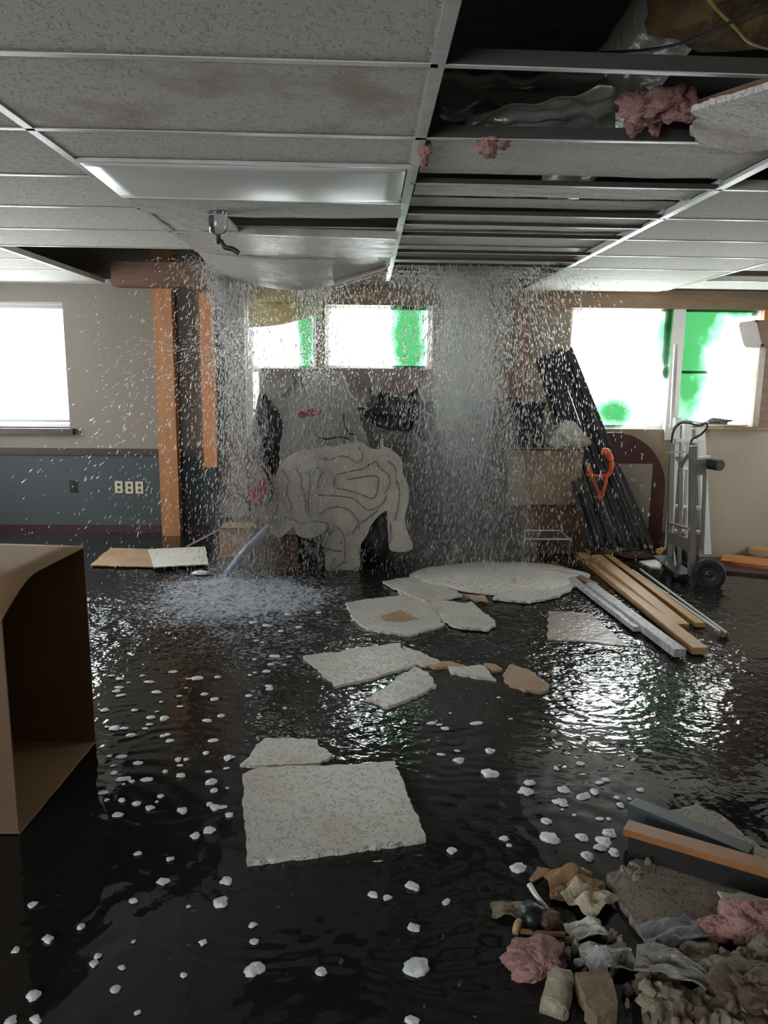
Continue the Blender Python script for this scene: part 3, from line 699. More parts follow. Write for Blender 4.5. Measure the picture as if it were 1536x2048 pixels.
floor_poly('ceiling_tile_piece', [(895, 1332), (965, 1330), (992, 1358), (945, 1352), (905, 1345)], 'thin jagged white tile fragment beside the brown oval one', M_tile_wet)
floor_poly('ceiling_tile_piece', [(1008, 1345), (1022, 1328), (1060, 1340), (1098, 1368), (1090, 1382), (1050, 1380), (1012, 1362)], 'brown oval tile fragment lying face down in the middle of the floor', M_paper)
floor_poly('ceiling_tile_piece', [(845, 1326), (900, 1322), (930, 1330), (870, 1335)], 'brown sliver of tile between two white fragments', M_paper, jag=.003)
floor_poly('ceiling_tile_piece', [(968, 1326), (990, 1328), (1005, 1338), (985, 1342)], 'tiny brown chip beside the brown oval fragment', M_paper, jag=.003)
floor_poly('ceiling_tile_piece', [(690, 1205), (800, 1190), (880, 1230), (890, 1248), (820, 1270), (735, 1258), (705, 1235)], 'torn white tile piece with a brown patch on it, left of the big rounded heap', M_tile_wet)
floor_poly('brown_paper_scrap', [(760, 1232), (800, 1220), (838, 1238), (800, 1243), (772, 1242)], 'brown backing scrap lying on the torn white tile', M_paper, cat='scrap', z=WZ+.017, th=.002, jag=.003)
floor_poly('ceiling_tile_piece', [(765, 1162), (840, 1150), (885, 1170), (925, 1190), (850, 1202), (800, 1180)], 'white tile flake behind the torn piece with the brown patch', M_tile_wet, z=WZ+.022)
floor_poly('ceiling_tile_piece', [(880, 1212), (945, 1203), (990, 1243), (978, 1258), (905, 1250), (885, 1238)], 'smooth five-sided tile piece in front of the big rounded heap', M_tile_wet, z=WZ+.024)
floor_poly('ceiling_tile_piece', [(795, 1180), (860, 1196), (935, 1208), (880, 1240), (840, 1228), (805, 1205)], 'ragged tile piece lying between the torn and the five-sided pieces', M_tile_wet, z=WZ+.012)
floor_poly('ceiling_tile_piece', [(985, 1196), (1010, 1172), (1052, 1160), (1100, 1158), (1160, 1166), (1120, 1190), (1060, 1203)], 'front lobe of the big rounded heap of pale tiles', M_tile_wet, z=WZ+.024)
floor_poly('brown_paper_scrap', [(925, 1188), (970, 1190), (978, 1203), (950, 1202)], 'brown scrap between the tile heap and the five-sided piece', M_paper, cat='scrap', z=WZ+.02, th=.003, jag=.003)
def mound(u, v):
    # soggy tile slumped over what lies below
    a = 2*math.pi*u; r = v
    cx, cy = onZ(1000, 1158, WZ).x, onZ(1000, 1158, WZ).y
    rx = .62*(1+.12*math.sin(2*a+1)+.06*math.sin(5*a)); ry = .42*(1+.1*math.sin(3*a)+.05*math.sin(7*a+2))
    x = cx + rx*r*math.cos(a); y = cy + ry*r*math.sin(a)
    return Vector((x, y, WZ + .004 + .085*(1-r*r)**.8 + .01*noise.noise(Vector((x*5, y*5, 0)))))
add('ceiling_tile_piece', sheet_bm(mound, 48, 14, .012), M_tile_wet, label='big rounded heap of soaked pale tile slumped on the floor under the right spray', cat='ceiling tile piece', smooth=True)
floor_poly('ceiling_tile_piece', [(1098, 1222), (1180, 1226), (1212, 1255), (1258, 1292), (1180, 1284), (1095, 1278)], 'half sunken pinkish tile in the rippling water before the long boards', mat('sunken_tile', (.42, .36, .32), .25, (.35, .26, .22), vs=5, bump=.6, bs=35), z=WZ+.006, jag=.008)
floor_poly('cardboard_sheet', [(180, 1130), (222, 1096), (300, 1098), (308, 1133)], 'brown cardboard sheet on the wet floor under the wainscot wall', M_paper, cat='cardboard', z=.05, th=.008, jag=.004)
floor_poly('white_board', [(296, 1098), (410, 1093), (417, 1128), (308, 1134)], 'white board lying half over the brown cardboard sheet', M_white, cat='board', z=.062, th=.008, jag=.003)
floor_poly('white_board', [(1278, 1122), (1322, 1118), (1322, 1136), (1300, 1134)], 'small white board scrap on the floor beside the hand truck', M_white, cat='board', z=.04, jag=.003)
bm = bmesh.new(); beam(bm, onZ(372, 1094, .05), onY(455, 1050, 6.6), .014, .014); add('wooden_stick', bm, M_grym, label='thin grey stick leaning from the white board towards the cow cutout', cat='stick')

# long boards
def board(px0, px1, w, h, z0, z1, m, label, name='wooden_board', cat='board'):
    bm = bmesh.new(); beam(bm, onZ(*px0, z0), onZ(*px1, z1), w, h); bmesh.ops.bevel(bm, geom=bm.edges[:], offset=.003, segments=1)
    return add(name, bm, m, label=label, cat=cat)
board((1160, 1108), (1400, 1302), .085, .04, .05, .06, M_tanw, 'long tan board with its end nearest the camera among the floor boards')
board((1192, 1114), (1365, 1254), .085, .04, .09, .055, M_tanw, 'tan board just right of the longest tan one, ending further back')
board((1215, 1112), (1400, 1250), .06, .03, .06, .05, M_tanw, 'tan board with a split end, rightmost of the three tan ones')
M_wet = mat('wet_whitewashed_wood', (.50, .51, .52), .22, (.32, .29, .27), vs=14, stretch=(3, 3, 1), bump=.3)
board((1180, 1172), (1360, 1306), .07, .045, .06, .07, M_wet, 'wet whitish board left of the longest tan board', 'painted_board')
board((1120, 1140), (1275, 1258), .05, .03, .055, .06, M_wet, 'wet whitish narrow board with a pointed end, leftmost of the pile', 'painted_board')
board((1105, 1130), (1190, 1172), .07, .03, .06, .05, M_brown, 'short reddish brown board at the edge of the rounded tile heap')
for i, (a, b) in enumerate((((1265, 1140), (1440, 1262)), ((1280, 1138), (1452, 1265)))):
    bm = bmesh.new(); beam(bm, onZ(*a, .06), onZ(*b, .07), .008, .012); add('metal_strip', bm, M_alul, label=('thin bright metal strip beside the tan boards, inner of two', 'thin bright metal strip beside the tan boards, outer of two')[i], cat='strip')
bm = lump_bm(onZ(1448, 1268, .05), (.07, .05, .05), 3, .3, 2); add('wood_chip', bm, M_brown, label='dark wood chip at the end of the bright metal strips', cat='chip')
# low junk behind the boards
for i, (x, y, w, h, m, l) in enumerate(((1240, 1098, 70, 26, M_plast, 'muddy lump of rubble at the foot of the strapped bundle'), (1270, 1108, 50, 18, M_brown, 'brown rubble between bundle and white board scrap'), (1322, 1105, 18, 20, M_tanw, 'small tan wood block beside the hand truck base'), (402, 1146, 34, 9, M_foam, 'white froth clump on the water in front of the white board'))):
    c = onZ(x, y+h/2, .03); k = (c-ORG).length/1560
    add('rubble_chunk', lump_bm(c+Vector((0, 0, h*k/2)), (w*k, w*k*.6, h*k), i+40, .35), m, label=l, cat='debris')

# ------------------------------------------------------------------ cow cutouts
def cut(name, px, y, tilt, th, m, parent=None, jag=0, label=None, cat=None, smooth=True, off=0.0):
    """outline (pixels) on an upright leaning plane through depth y at floor"""
    n = Vector((0, -1, tilt)).normalized(); P0 = Vector((0, y, 0))
    pts = []
    for x, yy in px:
        d = ray(x, yy); t = (P0-ORG).dot(n)/d.dot(n); pts.append(ORG + d*t + n*off)
    if smooth:
        q = []
        N = len(pts)
        for i in range(N):
            p0, p1, p2, p3 = pts[i-1], pts[i], pts[(i+1) % N], pts[(i+2) % N]
            for j in range(3):
                t = j/3; q.append(0.5*((2*p1)+(p2-p0)*t+(2*p0-5*p1+4*p2-p3)*t*t+(3*p1-p0-3*p2+p3)*t**3))
        pts = q
    return add(name, slab_bm(pts, -n*th), m, parent=parent, label=label, cat=cat), n
def lines(name, paths, y, tilt, r, m, parent, lab=None):
    n = Vector((0, -1, tilt)).normalized(); P0 = Vector((0, y, 0))
    for pa in paths:
        bm = bmesh.new()
        pts = []
        for x, yy in pa:
            d = ray(x, yy); t = (P0-ORG).dot(n)/d.dot(n); pts.append(ORG + d*t)
        tube(bm, smooth_path(pts, 4), r, 5)
        add(name, bm, m, parent)
YC = 5.88
cow = thing('cow_cutout', 'flat cream cow cutout with painted contour lines standing in front of the others', 'cutout', onZ(684, 1143, WZ)+Vector((0, 0, -.0)))
front = [(766, 878), (768, 892), (782, 898), (803, 919), (806, 946), (816, 970), (818, 997), (811, 1024), (810, 1041), (816, 1066), (826, 1090), (820, 1101), (800, 1104), (782, 1101), (778, 1090), (789, 1074), (782, 1047), (776, 1027), (771, 1022), (755, 1034), (742, 1051), (735, 1068), (722, 1088), (715, 1108), (720, 1129), (711, 1144), (684, 1145), (657, 1142), (650, 1130), (656, 1112), (668, 1101), (660, 1098), (645, 1090), (650, 1076), (662, 1062), (656, 1052), (637, 1068), (617, 1076), (600, 1071), (590, 1054), (576, 1061), (562, 1075), (546, 1068), (535, 1034), (542, 983), (552, 949), (562, 926), (590, 905), (637, 895), (671, 892), (705, 885), (725, 885), (738, 895), (759, 898), (760, 882)]
cut('body', front, YC, .12, .02, M_cow1, cow)
S = .3385
def cr(pts): return [(400+x*S, 560+y*S) for x, y in pts]
T2 = .2474
def cr2(pts): return [(380+x*T2, 720+y*T2) for x, y in pts]
contours = [cr([(790, 1480), (740, 1540), (760, 1580), (800, 1600), (840, 1600)]), cr([(800, 1640), (770, 1690), (800, 1710), (900, 1715), (930, 1690)]), cr([(800, 1150), (890, 1130), (960, 1115), (1010, 1090), (1040, 1070), (1060, 1110), (1110, 1150), (1120, 1200), (1090, 1260)]),
    cr([(870, 1180), (950, 1165), (1045, 1160), (1050, 1210), (1040, 1270), (1010, 1290), (930, 1260), (860, 1240), (800, 1225), (790, 1190), (800, 1150)]),
    cr([(690, 1270), (800, 1275), (900, 1290), (950, 1330), (1000, 1360), (1080, 1320), (1100, 1270)]),
    cr([(700, 1050), (770, 1060), (830, 1040), (880, 1050), (930, 1080), (960, 1040), (940, 990)]),
    cr([(700, 1390), (760, 1350), (810, 1340), (880, 1360), (930, 1420), (940, 1470)]),
    cr([(500, 1400), (560, 1420), (600, 1440), (680, 1425), (760, 1440), (810, 1460), (850, 1510), (855, 1600), (850, 1660), (800, 1700)]),
    cr([(640, 1130), (650, 1200), (640, 1290), (645, 1370), (640, 1400)]),
    cr([(560, 1110), (590, 1150), (600, 1220), (620, 1290), (625, 1390)]),
    cr([(1110, 1070), (1150, 1110), (1160, 1180), (1180, 1260), (1170, 1340), (1150, 1420)]),
    cr([(900, 1500), (930, 1450), (1000, 1400), (1050, 1360)]),
    cr([(680, 1100), (720, 1130), (700, 1180), (690, 1240)]),
    cr([(480, 1120), (520, 1180), (510, 1260), (540, 1330), (520, 1390)])]
lines('contour_line', contours, YC-.004, .12, .006, M_line, cow)
cut('painted_belly_stripe', cr([(650, 1265), (800, 1270), (930, 1285), (1060, 1270), (1090, 1290), (1000, 1325), (900, 1325), (800, 1310), (660, 1290)]), YC-.002, .12, .003, mat('pinkish_paint', (.62, .52, .45), .7), cow)
cut('udder', cr([(560, 1460), (600, 1445), (680, 1430), (750, 1450), (720, 1500), (640, 1525), (580, 1510)]), YC-.012, .12, .012, M_cow1, cow)
hd, _ = cut('head', cr2([(470, 770), (560, 800), (640, 900), (690, 1000), (700, 1150), (660, 1290), (600, 1330), (520, 1250), (440, 1260), (360, 1290), (270, 1260), (210, 1200), (240, 1130), (330, 1090), (420, 1060), (500, 1030), (540, 950), (530, 860)]), YC-.03, .12, .02, M_snout, cow)
lines('muzzle_outline', [cr2([(400, 1080), (340, 1090), (260, 1120), (215, 1180), (230, 1230), (290, 1265), (350, 1290)])], YC-.05, .12, .015, M_lineb, cow)
cut('bandana', cr2([(405, 1080), (470, 1060), (540, 1010), (590, 950), (615, 1010), (600, 1090), (560, 1150), (520, 1180), (490, 1210), (460, 1140)]), YC-.055, .12, .008, M_red, cow, smooth=False)
lines('collar_outline', [cr2([(480, 740), (540, 820), (600, 880), (640, 960), (660, 1050), (640, 1140)]), cr2([(400, 1080), (450, 1130), (490, 1220)])], YC-.06, .12, .012, M_lineb, cow)
bm = bmesh.new()
for x, y in ((834, 1557), (863, 1672), (995, 1100)):
    p = cr([(x, y)])[0]; c = onY(p[0], p[1], YC-.01 + .0); bmesh.ops.create_icosphere(bm, subdivisions=1, radius=.008, matrix=Matrix.Translation(c + Vector((0, .12*c.z, 0))))
add('screw_head', bm, M_lineb, cow)

YB2 = 6.35
bull = thing('bull_cutout', 'tall grey bull cutout with a pale horn rising behind the cream cow', 'cutout', onY(620, 1090, YB2))
cut('body', [(524, 745), (560, 741), (600, 744), (640, 742), (684, 742), (694, 768), (704, 790), (712, 812), (722, 845), (736, 880), (745, 930), (740, 1000), (700, 1060), (640, 1085), (600, 1090), (560, 1050), (525, 985), (512, 920), (516, 870), (520, 800)], YB2, .1, .025, M_cow2, bull)
cut('horn', cr2([(735, 82), (790, 95), (822, 130), (828, 180), (810, 215), (770, 260), (720, 300), (745, 240), (770, 180), (765, 130)]), YB2-.02, .1, .015, M_snout, bull)
lines('contour_line', [cr2([(830, 140), (825, 200), (840, 280)]), cr2([(880, 100), (890, 180), (905, 300)]), cr2([(1215, 90), (1260, 180), (1290, 260), (1350, 330)]), cr2([(740, 85), (800, 100), (828, 150)])], YB2-.004, .1, .006, M_cow1, bull)
lines('dark_contour_line', [cr2([(1240, 440), (1250, 520), (1280, 590), (1340, 600)]), cr2([(1000, 600), (1100, 640), (1200, 620), (1290, 640)])], YB2-.004, .1, .006, M_lineb, bull)
cut('red_marking', cr2([(860, 440), (900, 410), (930, 420), (960, 400), (1040, 380), (1060, 420), (1020, 450), (960, 460), (900, 470)]), YB2-.004, .1, .004, mat('dark_red_paint', (.25, .03, .05), .6), bull, smooth=False)
YB3 = 6.6
b3 = thing('bull_cutout', 'dark grey bull cutout at the rear with hind leg showing behind the cream cow', 'cutout', onY(780, 1080, YB3))
cut('body', [(690, 790), (712, 815), (730, 838), (760, 856), (800, 862), (835, 872), (850, 900), (846, 935), (838, 965), (852, 1000), (842, 1035), (852, 1065), (858, 1085), (835, 1090), (815, 1086), (800, 1060), (790, 1010), (760, 960), (720, 920), (690, 860)], YB3, .1, .025, M_cow3, b3)
lines('contour_line', [[(705, 800), (725, 832), (760, 858), (800, 868)], [(735, 880), (770, 884), (810, 882)], [(820, 1000), (812, 1030), (822, 1060)]], YB3-.004, .1, .006, M_line, b3)
cut('pale_ear', cr([(1020, 660), (1045, 600), (1062, 620), (1060, 665), (1040, 690)]), YB3+.1, .1, .015, M_snout, b3)

# dark junk behind and beside the cutouts
def lump_px(name, x0, x1, y0, y1, y, depth, m, label, cat, seed, amp=.25, sub=4, freq=1.6):
    a = onY(x0, y0, y); b = onY(x1, y1, y); c = (a+b)/2
    return add(name, lump_bm((c.x, y+depth/2, c.z), (abs(b.x-a.x), depth, abs(a.z-b.z)), seed, amp, sub, freq), m, smooth=True, label=label, cat=cat)
def pbox(name, x0, x1, y0, y1, y, depth, m, label, cat, bev=.01, ground=False, parts=None):
    a = onY(x0, y0, y); b = onY(x1, y1, y)
    bm = bmesh.new(); box(bm, a.x, b.x, y, y+depth, 0 if ground else b.z, a.z)
    bmesh.ops.bevel(bm, geom=bm.edges[:], offset=bev, segments=2)
    return add(name, bm, m, label=label, cat=cat)
M_tarp = mat('black_tarp', (.018, .019, .022), .45, (.035, .036, .04), vs=6, bump=.8, bs=10, bd=.03)
lump_px('bag_or_shade_lump', 498, 560, 795, 960, 6.15, .2, M_tarp, 'crumpled black bag standing behind the cow cutout head', 'bag', 3, .35)
lump_px('dark_tarp', 712, 868, 793, 885, 6.75, .3, M_tarp, 'black tarp draped over the dark grey bull cutout', 'tarp', 5, .7, 4, 2.2)
def pile(x0, x1, y0, z0, z1): pass
lump_px('black_tarp_heap', 830, 1060, 850, 1130, 6.45, .7, M_tarp, 'large heap covered in black tarp behind the right spray', 'tarp', 9, .22)
lump_px('bag_or_shade_lump', 590, 665, 1060, 1140, 5.98, .25, M_tarp, 'black bag on the floor seen between the cow front legs', 'bag', 13, .25)
lump_px('bag_or_shade_lump', 712, 800, 1020, 1140, 6.1, .3, M_tarp, 'black lump standing for the dark void under the cow belly', 'bag', 14, .2)  # black lump put where the gap holds only shade
lump_px('bag_or_shade_lump', 800, 900, 1090, 1128, 6.2, .3, M_tarp, 'flattened black bag on the floor beside the cow hind leg', 'bag', 16, .3)
# small cardboard boxes
def carton(x0, x1, y0, y1, y, depth, m, label, ground=True):
    a = onY(x0, y0, y); b = onY(x1, y1, y); zb = WZ*0 if ground else b.z
    t = thing('cardboard_box', label, 'box', ((a.x+b.x)/2, y+depth/2, zb))
    bm = bmesh.new(); box(bm, a.x, b.x, y, y+depth, zb, a.z); bmesh.ops.bevel(bm, geom=bm.edges[:], offset=.006, segments=1); add('carton_body', bm, m, t)
    bm = bmesh.new(); beam(bm, (a.x, y-.01, a.z+.004), (b.x, y-.01, a.z+.004), .1, .006, up=(0, .4, 1)); add('flap', bm, m, t)
    return t
M_wetcard = mat('soaked_cardboard', (.17, .095, .06), .5, (.11, .06, .04), vs=5, bump=.3, bs=12)
carton(512, 596, 1072, 1140, 5.98, .35, M_wetcard, 'soaked red-brown cardboard box on the floor in front of the cow chest')
carton(438, 500, 1058, 1120, 6.3, .3, M_card, 'brown cardboard box behind the cow muzzle')
carton(1018, 1160, 900, 1012, 6.5, .4, mat('dull_cardboard', (.30, .22, .15), .75, (.24, .17, .11), vs=5), 'tan cardboard box stacked beside the black tarp heap, under a black crate', False)
carton(1045, 1190, 1012, 1110, 6.5, .4, M_wetcard, 'dark soaked box at the bottom of the stack beside the strapped bundle')
t = thing('storage_crate', 'black plastic crate on top of the stack left of the strapped bundle', 'crate', (onY(1010, 895, 6.45).x, 6.6, onY(1010, 895, 6.45).z))
a = onY(945, 812, 6.45); b = onY(1085, 900, 6.45)
bm = bmesh.new(); vs = box(bm, a.x, b.x, 6.45, 6.85, b.z, a.z)
for v in vs:
    if v.co.z < (a.z+b.z)/2: v.co.x += .03 if v.co.x < (a.x+b.x)/2 else -.03
bmesh.ops.bevel(bm, geom=bm.edges[:], offset=.012, segments=2); add('crate_body', bm, M_blk, t)
bm = bmesh.new(); box(bm, a.x-.015, b.x+.015, 6.435, 6.865, a.z, a.z+.035); bmesh.ops.bevel(bm, geom=bm.edges[:], offset=.008, segments=2); add('lid', bm, M_blk, t)
bm = bmesh.new(); tube(bm, smooth_path([(a.x+.17, 6.6, a.z+.035), (a.x+.2, 6.6, a.z+.06), (a.x+.4, 6.6, a.z+.06), (a.x+.43, 6.6, a.z+.035)]), .008, 6); add('carry_handle', bm, M_blk, t)
lump_px('plastic_bag', 1088, 1180, 850, 915, 6.5, .25, mat('cloudy_plastic', (.42, .42, .36), .3, (.30, .27, .2), vs=5, bump=.6, bs=12, bd=.02), 'cloudy plastic bag sagging between the crate and the strapped bundle', 'bag', 21, .35)
t = thing('clear_tray', 'clear plastic tray with a bright rim in front of the dark soaked box', 'tray', onY(1092, 1078, 6.2))
A = [onY(1048, 1078, 6.1), onY(1140, 1078, 6.1), onY(1120, 1057, 6.45), onY(1050, 1057, 6.45)]
for p in A: p.z = (A[0].z)
bm = slab_bm(A, (0, 0, -.004)); add('tray_base', bm, M_clear, t)
bm = bmesh.new(); tube(bm, A, .006, 6, closed=True); add('rim', bm, M_alul, t)
for p in (A[0], A[1]):
    bm = bmesh.new(); tube(bm, [p, (p.x, p.y, 0)], .006, 6); add('leg', bm, M_grym, t)
# spray jet, built as a solid tube
bm = bmesh.new(); tube(bm, smooth_path([onY(540, 1052, 5.7), onY(510, 1082, 5.65), onY(487, 1105, 5.6), onZ(455, 1146, .05)]), .028, 10); add('spray_jet', bm, mat('bluish_spray', (.50, .58, .72), .25, (.35, .4, .5), vs=14, trans=.2, bump=.4), smooth=True, label='bluish white spray hose slanting down before the cow muzzle', cat='jet')

# ------------------------------------------------------------------ strapped bundle of long black rails
for i in range(33):
    u = (i % 11)/10; lay = i//11
    xb = 1184 + 118*u + R.uniform(-3, 3); xt = 1074 + 66*u + R.uniform(-3, 3)
    yb = 6.35 - .05*lay + .02*R.random(); ytop = 7.12 - .05*lay
    pb = onY(xb, 1085 + 14*R.random(), yb); pb.z = max(pb.z, .02)
    pt = onY(xt, 716 - 16*u + R.uniform(-7, 7), ytop)
    bm = bmesh.new(); beam(bm, pb, pt, .026, .03, up=(0, 1, .3))
    pale = (u > .85 and lay == 1)
    add('metal_rail', bm, M_grym if pale else M_blkm, label='pale grey edge rail of the bundle, nearest the right window' if pale else 'long black metal rail in the orange strapped bundle leaning beside the right window', cat='rail', group='edge rails of the leaning bundle' if pale else 'black rails in the leaning bundle')
bm = bmesh.new()
tube(bm, smooth_path([onY(1203, 903, 6.36), onY(1216, 906, 6.35), onY(1223, 922, 6.34), onY(1221, 942, 6.34), onY(1212, 955, 6.34), onY(1209, 972, 6.34), onY(1204, 996, 6.36)]), .03, 8, r1=.012)
tube(bm, smooth_path([onY(1172, 948, 6.42), onY(1195, 952, 6.36), onY(1216, 950, 6.35)]), .014, 8)
tube(bm, smooth_path([onY(1176, 925, 6.42), onY(1180, 945, 6.40), onY(1192, 975, 6.38), onY(1200, 1000, 6.38)]), .012, 8)
for v in bm.verts: v.co += Vector((1, .3, .6))*.014*noise.noise(v.co*14)
add('ratchet_strap', bm, M_strap, smooth=True, label='orange strap tied round the leaning bundle of black rails', cat='strap')

# maroon arched headboard with beige inset
t = thing('arched_panel', 'maroon round-topped panel with a beige inset behind the hand truck', 'panel', (onY(1260, 1090, 6.9).x, 6.9, 0))
yy = 6.9; cc = onY(1222, 980, yy); tp = onY(1222, 865, yy); rr = tp.z - cc.z
xr = onY(1330, 980, yy).x; rx = xr - cc.x
arc = [Vector((cc.x + rx*math.cos(q), yy, cc.z + rr*math.sin(q))) for q in [math.pi*k/24 for k in range(25)]]
arc += [Vector((cc.x-rx, yy, .02)), Vector((cc.x+rx, yy, .02))]
add('arched_board', slab_bm(arc, (0, .04, 0)), mat('maroon_paint', (.10, .03, .03), .45, (.07, .02, .022), vs=4), t)
bm = bmesh.new(); q0 = onY(1305, 928, yy-.02); box(bm, cc.x-rx+.1, q0.x, yy-.03, yy-.001, .1, q0.z); add('inset_panel', bm, mat('beige_inset', (.36, .32, .27), .7), t)

# ------------------------------------------------------------------ pony wall, right
yy = 6.4; pz = onY(1440, 858, yy).z; px0 = onY(1412, 950, yy).x
bm = bmesh.new(); box(bm, px0-.0, XR, yy, yy+.12, 0, pz); add('wall_pony', bm, M_wall, kind='structure')
bm = bmesh.new(); box(bm, px0-.12, XR, yy-.05, yy+.2, pz, pz+.025); add('trim_9', bm, M_tanw, kind='structure')
c = onY(1425, 838, yy+.05); c.z = pz+.03
bm = lump_bm(c, (.62, .22, .02), 3, .12, 4); add('white_board', bm, M_white, smooth=True, label='oval white board lying on top of the low partition', cat='board')
bm = lump_bm(c+Vector((.06, 0, .03)), (.18, .08, .05), 8, .8, 3); add('plastic_scrap', bm, M_grym, label='crumpled grey scrap on top of the oval white board', cat='scrap')
# right edge
vert = vert_timber('timber_post', 1522, 1580, 6.2, .1, pz+.03, xz(1500, 690, 6.2)[1], M_brown, 'reddish brown post standing on the partition at the right edge', 'post')
a = onY(1512, 640, 6.15); b = onY(1600, 694, 6.15); bm = bmesh.new(); vs = box(bm, a.x, b.x, 6.15, 6.45, b.z, a.z)
vs[0].co.x += .07; vs[3].co.x += .07
bmesh.ops.bevel(bm, geom=bm.edges[:], offset=.02, segments=3); add('shelf_box', bm, M_brown, label='dark brown box on top of the post at the right edge', cat='box')
# lumber on floor far right
for i, (x0, x1, y, w, m, l, z) in enumerate(((1445, 1536, 1118, .28, M_orange, 'orange-lit plank lying on the floor behind the wheel', .06), (1500, 1590, 1098, .16, M_tanw, 'pale plank stacked above the orange-lit one at the right edge', .12), (1440, 1590, 1140, .2, M_maroon, 'dark timber under the orange-lit plank', .03))):
    bm = bmesh.new(); beam(bm, onZ(x0, y, z), onZ(x1+60, y+18, z), w, .04); bmesh.ops.bevel(bm, geom=bm.edges[:], offset=.004, segments=1); add('wooden_plank', bm, m, label=l, cat='plank')

# white ladder behind the hand truck
t = thing('step_ladder', 'white folded ladder standing against the partition behind the hand truck', 'ladder', (onY(1380, 1100, 6.2).x, 6.2, 0))
LR = [((1354, 836), (1337, 1095), .045), ((1370, 838), (1358, 1095), .02), ((1400, 855), (1413, 1108), .06), ((1378, 850), (1374, 1095), .03)]
for a, b, w in LR:
    pa, pb = onY(*a, 6.25), onY(*b, 6.12); pb.z = max(0.0, pb.z)
    bm = bmesh.new(); beam(bm, pa, pb, w, .05, up=(0, 1, 0)); bmesh.ops.bevel(bm, geom=bm.edges[:], offset=.003, segments=1); add('rail', bm, M_alul, t)
for y in (880, 935, 1013, 1062):
    bm = bmesh.new(); beam(bm, onY(1350, y, 6.2), onY(1402, y+3, 6.2), .05, .025); add('rung', bm, M_alul, t)
bm = bmesh.new(); p1, p2 = onY(1350, 830, 6.3), onY(1350, 690, 6.9); beam(bm, onY(1343, 858, 6.6), onY(1352, 690, 6.9), .03, .02, up=(0, 1, 0)); add('upper_pole', bm, M_alul, t)

# hand truck
YT = 5.55
ht = thing('hand_truck', 'grey metal hand truck with loop handle and black wheels in front of the partition', 'hand truck', onZ(1380, 1160, 0))
def hp(x, y, d=0.0): return onY(x, y, YT+d)
def H2(name, pts, r, m=M_alu, n=10, sm=True, closed=False):
    bm = bmesh.new(); tube(bm, smooth_path(pts, 5) if sm else pts, r, n, closed); return add(name, bm, m, ht, smooth=True)
def HB(name, a, b, w, h, m=M_alu, up=(0, 1, 0)):
    bm = bmesh.new(); beam(bm, a, b, w, h, up); bmesh.ops.bevel(bm, geom=bm.edges[:], offset=.003, segments=1); return add(name, bm, m, ht)
HB('side_rail', hp(1344, 886, .35), hp(1338, 1135, .33), .036, .03)
HB('side_rail', hp(1386, 892), hp(1383, 1150), .048, .035)
HB('inner_rail', hp(1362, 912, .2), hp(1358, 1140, .2), .03, .02)
H2('loop_handle', [hp(1343, 886, .35), hp(1347, 862, .33), hp(1360, 847, .3), hp(1378, 846, .2), hp(1398, 851, .1), hp(1412, 847, .05), hp(1414, 856, 0), hp(1400, 870, 0), hp(1385, 878, 0), hp(1381, 890, 0)], .0085, M_blkm)
H2('loop_handle_tube', [hp(1345, 858, .36), hp(1358, 843, .32), hp(1378, 842, .22), hp(1400, 846, .1), hp(1416, 844, .04)], .007, M_alul)
HB('cross_bar', hp(1340, 905, .33), hp(1388, 903), .03, .012, M_alul, (0, 0, 1))
H2('curved_brace', [hp(1352, 915, .2), hp(1362, 925, .15), hp(1372, 915, .1), hp(1380, 905, .02)], .012)
H2('curved_brace', [hp(1362, 935, .2), hp(1370, 920, .15), hp(1380, 912, .1)], .012)
HB('side_plate', hp(1402, 915), hp(1402, 950), .075, .012)
HB('rear_rail', hp(1410, 945), hp(1404, 1100), .022, .02)
HB('handle_arm', hp(1390, 917), hp(1420, 914), .018, .018, M_alul)
HB('cross_bar', hp(1341, 1048, .33), hp(1378, 1059), .06, .012)
HB('axle_plate', hp(1338, 1075, .3), hp(1384, 1090), .09, .014)
HB('cross_bar', hp(1341, 1046, .32), hp(1378, 1057), .008, .02, M_alul)
HB('cross_bar', hp(1368, 1013, .1), hp(1402, 1019), .012, .012, M_alul)
HB('cross_bar', hp(1366, 938, .1), hp(1376, 940), .012, .012, M_alul)
HB('toe_plate', hp(1322, 1112, .33), hp(1372, 1150, 0), .14, .012, M_blkm, (0, 0, 1))
HB('lower_strut', hp(1344, 1060, .3), hp(1352, 1155, .1), .014, .014); HB('lower_strut', hp(1378, 1060), hp(1392, 1150), .014, .014)
c = hp(1429, 929, -.03)
bm = bmesh.new(); bmesh.ops.create_cone(bm, cap_ends=True, segments=24, radius1=.042, radius2=.04, depth=.12)
bmesh.ops.rotate(bm, verts=bm.verts, cent=(0, 0, 0), matrix=Matrix.Rotation(math.radians(90), 3, 'X') @ Matrix.Rotation(.3, 3, 'Y')); bmesh.ops.bevel(bm, geom=[e for e in bm.edges if e.calc_face_angle(0) > 1], offset=.006, segments=2); bmesh.ops.translate(bm, verts=bm.verts, vec=c); add('rubber_grip', bm, M_rub, ht)
